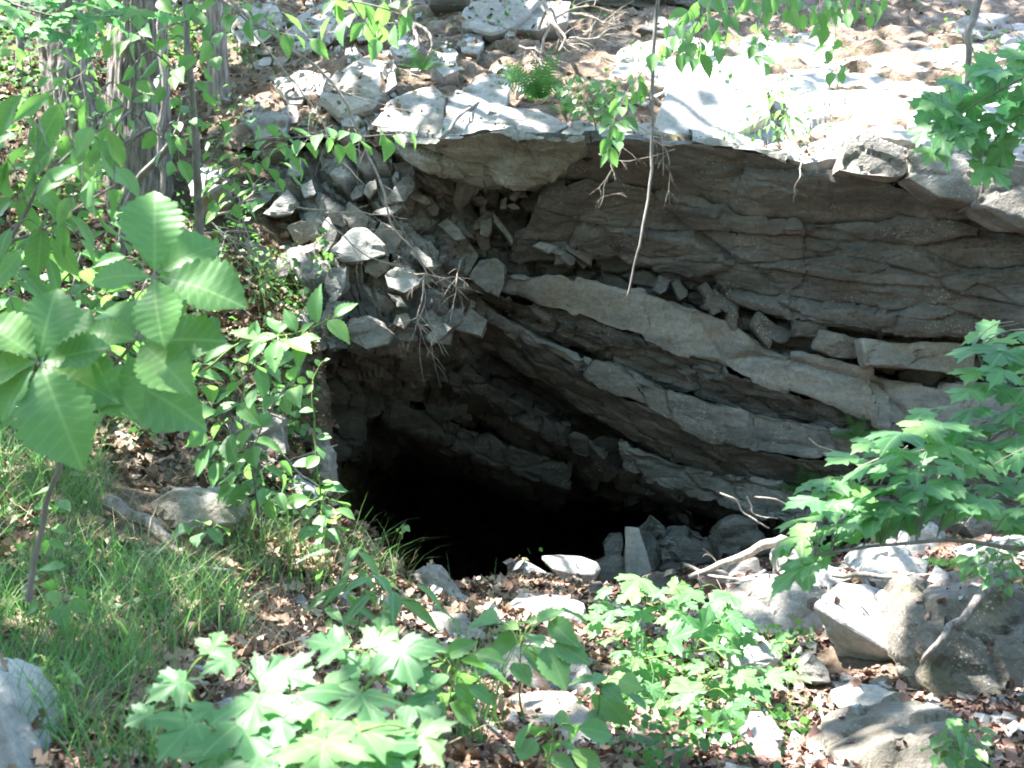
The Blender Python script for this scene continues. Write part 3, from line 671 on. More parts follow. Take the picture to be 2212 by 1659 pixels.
rock("rock", "dappled pale rock behind the wedge boulder's top", [(1850, 1235), (1890, 1192), (1950, 1184), (2002, 1215), (1995, 1250), (1900, 1258)], 5.9, 0.35, "clean", 0.5)
rock("stone", "grey stone under the small fern near the edge", [(2085, 1205), (2130, 1185), (2190, 1190), (2205, 1220), (2140, 1240)], 5.7, 0.3, "clean", 0.6, cat="stone")
rock("stone", "long flat stone between wedge boulder and mossy boulder", [(1940, 1262), (1985, 1248), (2045, 1252), (2040, 1275), (1960, 1282)], 5.6, 0.25, "clean", 0.9, cat="stone")
rock("stone", "white stone under the drooping maple leaves", [(1700, 1245), (1750, 1216), (1800, 1220), (1842, 1250), (1790, 1268), (1720, 1265)], 6.2, 0.3, "clean", 0.6, cat="stone")
rock("stone", "small white stone at the end of the lit branch", [(1676, 1200), (1712, 1176), (1756, 1188), (1742, 1218), (1690, 1220)], 6.5, 0.3, "clean", 0.5, cat="stone")

# ---- rocks on the slope above the overhang
_hp = np.array([p for l in hill_lines[:5] for p in l])
_hf = rbf(np.stack([_hp[:, 0] / 500, _hp[:, 1] / 200, _hp[:, 2]], 1))
def hd(u, v):
    return float(_hf(np.array([u / 500]), np.array([v / 200]))[0])
def slope_rock(name, label, poly, lift=0.12, T=0.35, mat="grey", frac=0.3, rough=0.012, cat="rock", steep=0.5, edge=0.03, seed=None, parent=None):
    """rock bedded in the slope: its face follows the slope mixed with a steeper front"""
    poly = np.array(poly, float)
    vb = poly[:, 1].max(); ub = poly[:, 0].mean()
    d0 = hd(ub, vb) - lift
    front = []
    for u, v in poly:
        df = hd(u, v) - lift
        front.append(P(u, v, d0 + (df - d0) * (1 - steep)))
    front = np.array(front); c = front.mean(0)
    bk = c + (front - c) * 0.8 + np.array((0, T, -T * 0.5))
    sd = seed if seed is not None else sum(ord(x) * (i + 1) for i, x in enumerate(label or name)) % 9973
    o = hull_rock(name, np.concatenate([front, bk]), M[mat], edge, rough, sd, parent, frac, soft=0.004)
    if label: tag(o, label, cat)
    return o
slope_rock("rock", "large slanted grey rock near the top beside the trees", [(600, 95), (640, 32), (700, 4), (748, 36), (738, 76), (690, 98), (650, 112)], 0.2, 0.5, "clean")
slope_rock("rock", "pale rock between the thin tree and the slanted grey rock", [(500, 60), (530, 15), (590, 10), (612, 55), (560, 100), (515, 95)], 0.15, 0.4, "grey")
slope_rock("rock", "squarish blue grey rock below the thin tree", [(530, 262), (568, 234), (622, 255), (616, 288), (560, 300)], 0.25, 0.4, "grey")
slope_rock("rock", "grey rock leaning by the foot of the sapling stem", [(403, 398), (440, 350), (486, 362), (492, 392), (440, 424), (410, 424)], 0.1, 0.3, "grey")
slope_rock("rock", "white sunlit rock on the slope under bare twigs", [(598, 185), (650, 150), (712, 160), (692, 205), (630, 212)], 0.15, 0.35, "clean")
slope_rock("rock", "tan flaky rock face above the left end of the overhang", [(700, 215), (720, 150), (780, 110), (850, 120), (860, 180), (800, 230), (740, 250)], 0.15, 0.4, "ledge", 0.7)
slope_rock("rock_slab", "streaked pale slab at the left end of the brow", [(798, 268), (850, 205), (935, 180), (962, 215), (955, 300), (890, 290)], 0.06, 0.35, "ledge", 0.25)
slope_rock("rock_slab", "streaked grey slab next along the brow", [(945, 300), (965, 205), (1035, 160), (1110, 150), (1095, 225), (1060, 288), (1012, 290)], 0.08, 0.35, "clean", 0.25)
slope_rock("rock_slab", "pale slab under the ferns on the brow", [(1060, 286), (1090, 225), (1160, 235), (1230, 270), (1190, 293), (1110, 287)], 0.1, 0.3, "ledge", 0.25)
slope_rock("rock_slab", "low pale ledge along the brow beside the hanging vine", [(1190, 294), (1240, 262), (1330, 262), (1450, 270), (1460, 306), (1310, 298)], 0.1, 0.3, "ledge", 0.3)
slope_rock("rock", "cube shaped grey rock beside the small fern", [(926, 132), (940, 108), (985, 114), (992, 150), (957, 166)], 0.2, 0.3, "clean", 0.1)
slope_rock("rock", "small white rock above the cube shaped one", [(996, 88), (1014, 76), (1044, 90), (1030, 116), (1003, 112)], 0.15, 0.25, "clean", 0.2)
slope_rock("rock", "small pale rock in the litter left of the stump roots", [(845, 105), (875, 75), (905, 85), (900, 120), (865, 130)], 0.12, 0.25, "grey", 0.3)
slope_rock("ledge_rock", "blue grey ledge block at the top edge", [(995, 58), (1010, 2), (1105, -20), (1165, 0), (1110, 60), (1060, 74)], 0.25, 0.5, "clean", 0.3, steep=0.8)
slope_rock("ledge_rock", "second ledge block beside the dead branch tangle", [(1105, 62), (1150, 0), (1235, 2), (1225, 48), (1160, 66)], 0.2, 0.5, "grey", 0.3, steep=0.8)
slope_rock("ledge_rock", "dark brown ledge running along the top edge", [(930, 0), (1000, -50), (1520, -50), (1500, 12), (1300, 18), (1180, 2)], 0.1, 0.5, "brown", 0.5, steep=0.9)
slope_rock("rock", "little rock in the litter below the slanted grey rock", [(760, 60), (790, 40), (820, 55), (812, 84), (775, 88)], 0.15, 0.25, "grey", 0.3)
slope_rock("rock_slab", "massive grey slab with pitted front above the brow", [(1405, 285), (1440, 195), (1545, 128), (1650, 108), (1668, 250), (1595, 288), (1470, 296)], 0.2, 0.7, "clean", 0.12, steep=0.65)
def ledge_line(pts, lift):
    return [(u, v, hd(u, v) - lift) for u, v in pts]
led = loft("rock_slab", [ledge_line([(1420, 100), (1600, 72), (1830, 52), (2060, 60), (2360, 40)], -0.25), ledge_line([(1400, 125), (1600, 92), (1830, 70), (2060, 78), (2360, 60)], 0.06),
                         ledge_line([(1440, 210), (1620, 190), (1830, 180), (2060, 170), (2360, 160)], 0.1), ledge_line([(1480, 270), (1640, 275), (1830, 270), (2060, 260), (2360, 250)], 0.12),
                         [(1500, 300, 7.02), (1660, 322, 6.98), (1740, 350, 6.92), (1820, 340, 6.92), (1900, 296, 7.0), (2060, 325, 6.85), (2360, 380, 6.6)], [(1500, 330, 7.1), (1660, 352, 7.06), (1740, 380, 7.0), (1820, 378, 7.0), (1900, 336, 7.1), (2060, 362, 6.95), (2360, 420, 6.7)]],
           [8, 40, 30, 26, 8], 260, M["ledge"], None, (1.2, 0.9, 0.5), 0.14, 0.015, 15, 0.3, crack=0.5, edge=0.02)
tag(led, "broad glaring sunlit rock ledge with leaf shadows above the overhang", "rock")
slope_rock("rock_slab", "bright sloping slab behind the hanging vine", [(1300, 180), (1340, 110), (1470, 70), (1560, 90), (1530, 140), (1440, 200), (1390, 230)], 0.03, 0.4, "ledge", 0.1, steep=0.1)
slope_rock("rock", "flat rock high on the slope below the dark ledge", [(1380, 60), (1420, 30), (1500, 35), (1520, 60), (1450, 78)], 0.1, 0.3, "pale", 0.3)
slope_rock("rock", "tan rock on the slope at the far upper edge", [(2050, 70), (2100, 30), (2180, 30), (2200, 65), (2120, 85)], 0.1, 0.3, "pale", 0.4)
# smaller broken stones bedded in the bank and slope
rng = random.Random(11)
for k in range(34):
    u = rng.uniform(480, 1150); v = rng.uniform(20, 270)
    if v > 230 and u > 780: continue
    w = rng.uniform(9, 26); h = w * rng.uniform(.5, .9)
    n = rng.randint(5, 7)
    poly = [(u + w * math.cos((i + rng.uniform(-.3, .3)) * 2 * math.pi / n), v + h * math.sin((i + rng.uniform(-.3, .3)) * 2 * math.pi / n)) for i in range(n)]
    o = slope_rock("stone", None, poly, rng.uniform(.04, .12), 0.15, rng.choice(["grey", "clean", "pale", "brown"]), 0.3, 0.006, seed=500 + k, edge=0.06)
    tag(o, "small broken stone scattered on the slope above the overhang", "stone", "small stones on the upper slope")
# ================================================================== VEGETATION: materials and leaf shapes
def leaf_mat(name, top, trans, veins="pinnate", rough=0.45, tr=0.45, vein_str=0.6, vary=0.5):
    m, nt, b = new_mat(name)
    L = nt.links
    tc = nt.nodes.new("ShaderNodeTexCoord")
    oi = nt.nodes.new("ShaderNodeObjectInfo")
    geo = nt.nodes.new("ShaderNodeNewGeometry")
    ad = nt.nodes.new("ShaderNodeMath"); ad.operation = 'ADD'
    L.new(oi.outputs["Random"], ad.inputs[0]); L.new(geo.outputs["Random Per Island"], ad.inputs[1])
    fr = nt.nodes.new("ShaderNodeMath"); fr.operation = 'FRACT'; L.new(ad.outputs[0], fr.inputs[0])
    dk = tuple(c * (1 - vary * 0.55) for c in top)
    lt = (min(1, top[0] * (1 + vary * 1.1)), min(1, top[1] * (1 + vary * 0.45)), top[2] * (1 - vary * 0.1))
    c = ramp(nt, fr.outputs[0], [(0.0, dk), (0.55, top), (1.0, lt)])
    n = noise(nt, tc.outputs["Object"], 5.0, 4, 0.6)
    c = mix(nt, 0.35, c, ramp(nt, n, [(0.3, 0.3), (0.7, 0.7)]), 'OVERLAY')
    bl = ramp(nt, noise(nt, geo.outputs["Position"], 34.0, 3, 0.5), [(0.69, 0.0), (0.74, 0.55)])
    c = mix(nt, bl, c, (0.17, 0.14, 0.05))
    if veins:
        sx = nt.nodes.new("ShaderNodeSeparateXYZ"); L.new(tc.outputs["Object"], sx.inputs[0])
        ab = nt.nodes.new("ShaderNodeMath"); ab.operation = 'ABSOLUTE'; L.new(sx.outputs[0], ab.inputs[0])
        def mth(op, a, b2):
            q = nt.nodes.new("ShaderNodeMath"); q.operation = op
            for s_, v_ in ((q.inputs[0], a), (q.inputs[1], b2)):
                if isinstance(v_, (int, float)): s_.default_value = v_
                else: L.new(v_, s_)
            return q.outputs[0]
        if veins == "pinnate":
            t = mth('FRACT', mth('MULTIPLY', mth('SUBTRACT', sx.outputs[1], mth('MULTIPLY', ab.outputs[0], 0.75)), 9.0), 0)
            side = ramp(nt, t, [(0.0, 0.75), (0.16, 0.0)])
            midr = ramp(nt, ab.outputs[0], [(0.006, 1.0), (0.02, 0.0)])
            vf = mth('MAXIMUM', side, midr)
        else:
            a = mth('ARCTAN2', ab.outputs[0], sx.outputs[1])
            r = mth('SQRT', mth('ADD', mth('MULTIPLY', ab.outputs[0], ab.outputs[0]), mth('MULTIPLY', sx.outputs[1], sx.outputs[1])), 0)
            ds = [mth('MULTIPLY', mth('ABSOLUTE', mth('SUBTRACT', a, A), 0), r) for A in (0.0, 1.04, 1.95)]
            vf = ramp(nt, mth('MINIMUM', mth('MINIMUM', ds[0], ds[1]), ds[2]), [(0.008, 1.0), (0.024, 0.0)])
        vm = mth('MULTIPLY', vf, vein_str)
        c = mix(nt, vm, c, (min(1, top[0] * 2.4), min(1, top[1] * 1.7), top[2] * 1.9))
    L.new(c, b.inputs["Base Color"])
    b.inputs["Roughness"].default_value = rough
    b.inputs["Specular IOR Level"].default_value = 0.38
    t = nt.nodes.new("ShaderNodeBsdfTranslucent")
    t.inputs["Color"].default_value = (*trans, 1)
    ms = nt.nodes.new("ShaderNodeMixShader"); ms.inputs[0].default_value = tr
    L.new(b.outputs[0], ms.inputs[1]); L.new(t.outputs[0], ms.inputs[2])
    L.new(ms.outputs[0], nt.nodes["Material Output"].inputs["Surface"])
    return m
M["oak"] = leaf_mat("oak_leaf", (0.13, 0.29, 0.095), (0.18, 0.43, 0.09), "pinnate")
M["maple"] = leaf_mat("maple_leaf", (0.12, 0.275, 0.115), (0.15, 0.42, 0.13), "palmate", tr=0.52)
M["birch"] = leaf_mat("birch_leaf", (0.125, 0.275, 0.10), (0.18, 0.42, 0.08), "pinnate")
M["herb"] = leaf_mat("herb_leaf", (0.12, 0.265, 0.10), (0.17, 0.40, 0.08), "pinnate")
M["fern"] = leaf_mat("fern_frond", (0.06, 0.18, 0.045), (0.12, 0.32, 0.05), None)
M["grass"] = leaf_mat("grass_blade", (0.105, 0.235, 0.095), (0.15, 0.35, 0.08), None, vary=0.8)
M["canopy"] = leaf_mat("canopy_leaf", (0.05, 0.12, 0.03), (0.10, 0.26, 0.03), None)
M["cover"] = leaf_mat("ground_cover_leaf", (0.06, 0.17, 0.045), (0.11, 0.3, 0.04), None, vary=0.7)

def litter_mat(name, stops, tr=0.12):
    m, nt, b = new_mat(name)
    geo = nt.nodes.new("ShaderNodeNewGeometry")
    c = ramp(nt, geo.outputs["Random Per Island"], stops)
    n = noise(nt, geo.outputs["Position"], 60.0, 4, 0.6)
    c = mix(nt, 0.5, c, ramp(nt, n, [(0.3, 0.3), (0.7, 0.7)]), 'OVERLAY')
    nt.links.new(c, b.inputs["Base Color"])
    b.inputs["Roughness"].default_value = 0.75
    b.inputs["Specular IOR Level"].default_value = 0.25
    return m
M["litter"] = litter_mat("dry_leaf", [(0.0, (0.10, 0.058, 0.038)), (0.35, (0.19, 0.12, 0.08)), (0.7, (0.30, 0.215, 0.15)), (1.0, (0.40, 0.31, 0.225))])
M["redlitter"] = litter_mat("red_brown_leaf", [(0.0, (0.09, 0.045, 0.035)), (0.45, (0.20, 0.11, 0.085)), (1.0, (0.36, 0.235, 0.19))])
M["straw"] = litter_mat("dead_grass", [(0.0, (0.20, 0.15, 0.09)), (1.0, (0.42, 0.34, 0.22))])

def bark_mat(name, a, b_, sx=22, sz=3.0, bump=0.8):
    m, nt, b = new_mat(name)
    g = nt.nodes.new("ShaderNodeNewGeometry")
    mp = nt.nodes.new("ShaderNodeMapping"); mp.inputs["Scale"].default_value = (sx, sx, sz)
    nt.links.new(g.outputs["Position"], mp.inputs["Vector"])
    n = noise(nt, mp.outputs[0], 1.0, 6, 0.65)
    c = ramp(nt, n, [(0.32, a), (0.66, b_)])
    c = mix(nt, 0.4, c, ramp(nt, noise(nt, g.outputs["Position"], 6.0, 4), [(0.3, 0.3), (0.7, 0.7)]), 'OVERLAY')
    nt.links.new(c, b.inputs["Base Color"])
    b.inputs["Roughness"].default_value = 0.9
    b.inputs["Specular IOR Level"].default_value = 0.2
    bp = nt.nodes.new("ShaderNodeBump"); bp.inputs["Strength"].default_value = bump; bp.inputs["Distance"].default_value = 0.03
    nt.links.new(n, bp.inputs["Height"]); nt.links.new(bp.outputs[0], b.inputs["Normal"])
    return m
M["bark"] = bark_mat("furrowed_bark", (0.085, 0.068, 0.06), (0.42, 0.37, 0.34), 34, 4.5, 1.0)
M["greybark"] = bark_mat("smooth_grey_bark", (0.14, 0.125, 0.11), (0.26, 0.24, 0.22), 30, 12, 0.3)
M["deadwood"] = bark_mat("dead_wood", (0.20, 0.165, 0.135), (0.42, 0.37, 0.32), 40, 25, 0.4)
M["greenstem"] = bark_mat("green_stem", (0.10, 0.16, 0.05), (0.17, 0.25, 0.07), 30, 20, 0.1)

# ---- leaf shapes: length 1 along +Y, upper side +Z
def blade_leaf(name, mat, width=0.5, peak=0.45, teeth=0, depth=0.0, fold=0.12, droop=0.25, wave=0.0, petiole=0.12, tipk=1.0, rows=None, seed=0, corr=0.0):
    n = rows or (teeth * 2 if teeth else 10)
    scal = bool(corr)
    if scal: n = teeth * 4
    vs_, fs = [], []
    rg = random.Random(seed)
    cols = (-1, -0.5, 0, 0.5, 1)
    bend = rg.uniform(-0.05, 0.05)
    for i in range(n + 1):
        t = i / n
        e = math.log(0.5) / math.log(peak)
        w = width * 0.5 * max(0.0, math.sin(math.pi * t ** e)) ** (0.9 if t < peak else tipk)
        tooth = (1.0 + depth) if (teeth and i % 2 == 1) else 1.0 - (depth * 0.5 if teeth else 0)
        if scal: tooth = 1.0 - depth + depth * abs(math.sin(math.pi * t * teeth)) ** 0.7
        for c in cols:
            ww = w * (tooth if abs(c) == 1 else 1)
            z = fold * abs(c) * ww * 1.2 - droop * t * t + wave * math.sin(t * 14 + c * 2) * 0.03 * abs(c) + corr * math.cos(2 * math.pi * teeth * (t - abs(c) * 0.04)) * abs(c) * min(1, w / 0.15)
            yo = (t + (0.03 if (teeth and not scal and abs(c) == 1 and i % 2) else 0) + abs(c) * w * 0.12)
            vs_.append((c * ww + bend * math.sin(t * 3), min(yo, 1.0) if t < 1 else 1.0, z))
    for i in range(n):
        for k in range(4):
            a = i * 5 + k
            fs.append((a, a + 1, a + 6, a + 5))
    b0 = len(vs_)
    pw = 0.010
    vs_ += [(-pw, -petiole, -0.02), (pw, -petiole, -0.02), (pw, 0.02, 0.002), (-pw, 0.02, 0.002)]
    fs.append((b0, b0 + 1, b0 + 2, b0 + 3))
    me = mesh_data(name, vs_, fs, mat)
    return me

MAPLE = [(0, 0), (.07, -.05), (.17, -.13), (.33, -.17), (.31, -.09), (.42, -.03), (.37, .05), (.47, .12), (.62, .17), (.59, .26), (.76, .42), (.58, .41), (.53, .50), (.44, .47), (.35, .46), (.25, .48),
         (.25, .58), (.37, .69), (.23, .72), (.21, .83), (.09, .85), (0, 1.04)]
def maple_leaf(name, mat, seed=0, droop=0.3, petiole=0.55):
    rg = random.Random(seed)
    bm = bmesh.new()
    right = [(x * rg.uniform(.92, 1.1), y + rg.uniform(-.02, .02)) for x, y in MAPLE]
    left = [(-x * rg.uniform(.92, 1.1), y + rg.uniform(-.02, .02)) for x, y in MAPLE[1:-1]]
    ring = [bm.verts.new((x, y, 0)) for x, y in right + left[::-1]]
    # inner ring keeps the fan well shaped
    cen = bm.verts.new((0, 0.22, 0))
    inner = [bm.verts.new((0.55 * v.co.x, 0.22 + 0.55 * (v.co.y - 0.22), 0)) for v in ring]
    nn = len(ring)
    for i in range(nn):
        j2 = (i + 1) % nn
        bm.faces.new((ring[i], ring[j2], inner[j2], inner[i]))
        bm.faces.new((inner[i], inner[j2], cen))
    lift = rg.uniform(0.0, 0.16)
    for v in bm.verts:
        x, y = v.co.x, v.co.y
        a = math.atan2(abs(x), y)
        r2 = x * x + y * y
        v.co.z = -droop * r2 * (0.7 + 0.3 * math.cos(a)) + 0.05 * math.sin(a * 5.5) * math.sqrt(r2) + lift * abs(x) * 0.6
    pw = 0.012
    q = [bm.verts.new(c) for c in ((-pw, -petiole, -0.10), (pw, -petiole, -0.10), (pw, 0.01, 0.003), (-pw, 0.01, 0.003))]
    bm.faces.new(q)
    me = bpy.data.meshes.new(name); bm.to_mesh(me); bm.free()
    me.polygons.foreach_set("use_smooth", [True] * len(me.polygons))
    me.materials.append(mat)
    return me

LEAF = {
    "oak": [blade_leaf("oak_leaf", M["oak"], 0.66, 0.56, 11, 0.16, 0.25, d_, 0.6, 0.05, 1.0, seed=k, corr=0.006) for k, d_ in enumerate((0.12, 0.28, 0.4))],
    "birch": [blade_leaf("birch_leaf", M["birch"], w_, 0.42, 9, 0.08, 0.3, d_, 0.3, 0.12, 1.05, seed=k) for k, (w_, d_) in enumerate(((0.52, 0.15), (0.47, 0.3), (0.56, 0.4), (0.5, 0.05)))],
    "long": [blade_leaf("long_leaf", M["birch"], w_, 0.45, 0, 0, 0.3, d_, 0.5, 0.1, 1.1, seed=k, rows=9) for k, (w_, d_) in enumerate(((0.40, 0.2), (0.36, 0.4), (0.44, 0.3)))],
    "herb": [blade_leaf("herb_leaf", M["herb"], w_, 0.42, 8, 0.10, 0.25, d_, 0.4, 0.1, 1.0, seed=k) for k, (w_, d_) in enumerate(((0.6, 0.15), (0.52, 0.3), (0.66, 0.25)))],
    "round": [blade_leaf("round_leaf", M["herb"], w_, 0.5, 0, 0, 0.2, d_, 0.3, 0.15, 0.8, seed=k, rows=7) for k, (w_, d_) in enumerate(((0.7, 0.15), (0.62, 0.25)))],
    "lance": [blade_leaf("lance_leaf", M["herb"], w_, 0.4, 0, 0, 0.25, d_, 0.3, 0.06, 1.2, seed=k, rows=8) for k, (w_, d_) in enumerate(((0.28, 0.2), (0.24, 0.35)))],
    "maple": [maple_leaf("maple_leaf", M["maple"], k, d_) for k, d_ in enumerate((0.15, 0.3, 0.42, 0.22))],
}

def frame(y, n):
    y = Vector(y).normalized(); n = Vector(n)
    z = (n - y * n.dot(y))
    if z.length < 1e-4: z = Vector((0, 0, 1)).cross(y)
    z.normalize(); x = y.cross(z)
    return Matrix((x, y, z)).transposed()

def put_leaf(kind, base, direction, normal, size, parent, rg, name="leaf", widen=1.0):
    me = rg.choice(LEAF[kind])
    o = bpy.data.objects.new(name, me)
    R = frame(direction, normal).to_4x4()
    o.parent = parent
    o.matrix_local = Matrix.Translation(Vector(base) - parent.location) @ R @ Matrix.Diagonal((size * widen, size, size, 1))
    col.objects.link(o)
    return o

# ---- stems: tapered tubes gathered into one mesh for one thing
class Tubes:
    def __init__(self, origin=(0, 0, 0)):
        self.v, self.f, self.o, self.n = [], [], np.array(origin, float), 0
    def add(self, pts, r0, r1=None, seg=6, wob=0.0, dense=4, rg=None):
        pts = np.asarray(pts, float)
        r1 = r0 if r1 is None else r1
        # smooth through the points
        m = len(pts)
        if m > 2 and dense > 1:
            t = np.arange(m); s = np.linspace(0, m - 1, (m - 1) * dense + 1)
            pp = np.vstack([2 * pts[0] - pts[1], pts, 2 * pts[-1] - pts[-2]])
            out = []
            for x in s:
                i = min(int(x), m - 2); f = x - i
                p0, p1, p2, p3 = pp[i], pp[i + 1], pp[i + 2], pp[i + 3]
                out.append(0.5 * ((2 * p1) + (-p0 + p2) * f + (2 * p0 - 5 * p1 + 4 * p2 - p3) * f * f + (-p0 + 3 * p1 - 3 * p2 + p3) * f ** 3))
            pts = np.array(out)
        if wob: pts = pts + wob * np.stack([vnoise(pts * 14 + k * 31, k) for k in range(3)], 1)
        tg = np.gradient(pts, axis=0); tg /= np.linalg.norm(tg, axis=1, keepdims=True) + 1e-9
        ref = np.array((0, 0, 1.0)) if abs(tg[0][2]) < 0.9 else np.array((1.0, 0, 0))
        a = np.cross(tg, ref); a /= np.linalg.norm(a, axis=1, keepdims=True) + 1e-9
        b = np.cross(tg, a)
        rr = np.linspace(r0, r1, len(pts))
        base = self.n
        for i in range(len(pts)):
            for k in range(seg):
                an = 2 * math.pi * k / seg
                self.v.append(pts[i] + rr[i] * (math.cos(an) * a[i] + math.sin(an) * b[i]))
        self.n += len(pts) * seg
        for i in range(len(pts) - 1):
            for k in range(seg):
                k2 = (k + 1) % seg
                self.f.append((base + i * seg + k, base + i * seg + k2, base + (i + 1) * seg + k2, base + (i + 1) * seg + k))
        c0 = self.n; self.v.append(pts[-1] + tg[-1] * rr[-1]); self.n += 1
        e = base + (len(pts) - 1) * seg
        for k in range(seg): self.f.append((e + k, e + (k + 1) % seg, c0, c0))
        return pts
    def build(self, name, mat, parent=None, loc=None):
        o0 = self.o
        fs = [f if f[2] != f[3] else f[:3] for f in self.f]
        me = mesh_data(name, np.array(self.v) - o0, fs, mat)
        o = obj(name, me, parent)
        if parent is None: o.location = Vector(o0)
        return o

def in_poly(u, v, poly):
    ins = False; n = len(poly); j = n - 1
    for i in range(n):
        (x1, y1), (x2, y2) = poly[i], poly[j]
        if (y1 > v) != (y2 > v) and u < (x2 - x1) * (v - y1) / (y2 - y1) + x1: ins = not ins
        j = i
    return ins
def in_poly_np(u, v, poly):
    ins = np.zeros(len(u), bool); j = len(poly) - 1
    for i in range(len(poly)):
        (x1, y1), (x2, y2) = poly[i], poly[j]
        c = ((y1 > v) != (y2 > v)) & (u < (x2 - x1) * (v - y1) / ((y2 - y1) or 1e-9) + x1)
        ins ^= c
        j = i
    return ins

def spray(name, label, cat, branches, poly, n, dd, kind, px, seed, mat="greybark", normal=(0.0, -0.45, 0.9), jit=0.35, droop=0.3, group=None, base=None, sep=0.45, out=None, stemname="branch"):
    """leafy branch or plant: branches = [(points (u, v, d), r0, r1)], leaves spread in poly around them, each on its stalk"""
    rg = random.Random(seed)
    bp = [PL(b[0]) for b in branches]
    b0 = np.array(base) if base is not None else bp[0][0]
    root = empty(name, b0)
    tag(root, label, cat, group)
    tb = Tubes(b0)
    allp = []
    for k, b in enumerate(branches):
        allp.append(tb.add(bp[k], b[1], b[2], 6, 0.006))
    AP = np.concatenate(allp)
    us = [p[0] for p in poly]; vs2 = [p[1] for p in poly]
    done, tries = [], 0
    while len(done) < n and tries < n * 60:
        tries += 1
        u, v = rg.uniform(min(us), max(us)), rg.uniform(min(vs2), max(vs2))
        if not in_poly(u, v, poly): continue
        d = dd(u, v) if callable(dd) else dd
        s = rg.uniform(*px)
        if any((u - a) ** 2 + (v - b) ** 2 < (sep * min(s, c)) ** 2 for a, b, c in done): continue
        d += rg.uniform(-.12, .12) * (d / 3)
        done.append((u, v, s))
        c = P(u, v, d)
        size = s * K * d
        near = AP[np.argmin(np.linalg.norm(AP - c, axis=1))]
        dv = c - near
        L = np.linalg.norm(dv)
        dr = dv / (L + 1e-6) + np.array((rg.uniform(-.5, .5), rg.uniform(-.5, .5), rg.uniform(-.3, .1))) * 0.9
        if out is not None: dr = dr * 0.4 + np.array(out)
        dr[2] = dr[2] * 0.5 - droop * rg.uniform(0.5, 1.4)
        dr /= np.linalg.norm(dr)
        bs = c - dr * size * 0.45
        pet = 0.5 if kind == "maple" else 0.1
        st = bs - dr * size * pet * 0.9
        if np.linalg.norm(st - near) > 0.01:
            m_ = (st + near) / 2 + np.array((0, 0, 0.02))
            tb.add([near, m_, st], max(0.0012, branches[0][2] * 0.6), 0.0009 + size * 0.006, 4, 0, 3)
        nn = np.array(normal) + np.array((rg.gauss(0, jit), rg.gauss(0, jit), rg.gauss(0, jit * 0.5)))
        put_leaf(kind, bs, dr, nn, size, root, rg)
    st_o = tb.build(stemname, M[mat], root)
    return root

def hero(name, label, cat, branches, leaves, kind, seed, mat="greybark", widen=1.0, toward=0.9, group=None, shrink=1.0):
    """leaves measured one by one: (base u, v, tip u, v, depth, how far the tip comes forward)"""
    rg = random.Random(seed)
    bp = [PL(b[0]) for b in branches]
    root = empty(name, bp[0][0]); tag(root, label, cat, group)
    tb = Tubes(bp[0][0])
    AP = np.concatenate([tb.add(bp[k], b[1], b[2], 6, 0.004) for k, b in enumerate(branches)])
    for (u0, v0, u1, v1, d, fw) in leaves:
        a, b = P(u0, v0, d), P(u1, v1, d - fw)
        dr = b - a; s = np.linalg.norm(dr)
        near = AP[np.argmin(np.linalg.norm(AP - a, axis=1))]
        if np.linalg.norm(near - a) > 0.015: tb.add([near, (near + a) / 2 + np.array((0, 0, .01)), a], 0.0022, 0.0016, 4, 0, 3)
        nn = np.array((rg.gauss(0, .2), -toward, 0.75))
        put_leaf(kind, a, dr, nn, s * shrink * rg.uniform(.85, 1.1), root, rg, widen=widen)
    tb.build("stem", M[mat], root)
    return root
# ================================================================== TREES
def trunk_mesh(name, pts, radii, seed, ridge=0.025, freq=9, seg=64, dz=0.03):
    pts = np.asarray(pts, float)
    L = np.concatenate([[0], np.cumsum(np.linalg.norm(np.diff(pts, axis=0), axis=1))])
    n = int(L[-1] / dz) + 2
    s = np.linspace(0, L[-1], n)
    c = np.stack([np.interp(s, L, pts[:, k]) for k in range(3)], 1)
    r = np.interp(s, L, radii)
    an = np.linspace(0, 2 * math.pi, seg, endpoint=False)
    A, S = np.meshgrid(an, s)
    q = np.stack([np.cos(A).ravel() * freq * 0.55, np.sin(A).ravel() * freq * 0.55, S.ravel() * 3.2], 1)
    q = q + 0.4 * np.stack([vnoise(q * 1.5, seed), vnoise(q * 1.5 + 9, seed + 1), 0 * q[:, 2]], 1)
    h = 1 - np.abs(vnoise(q, seed + 2)) * 2.2
    h = h + 0.5 * (1 - np.abs(vnoise(q * 2.1 + 7, seed + 3)) * 2)
    d = ridge * h * np.repeat(np.clip(r / 0.15, 0.15, 1.3), seg) + 0.02 * vnoise(np.stack([np.cos(A).ravel(), np.sin(A).ravel(), S.ravel()], 1) * 1.5, seed + 5)
    R = np.repeat(r, seg) + d
    v = np.repeat(c, seg, axis=0) + np.stack([np.cos(A).ravel() * R, np.sin(A).ravel() * R, 0 * R], 1)
    return v, grid_faces(n, seg, True)

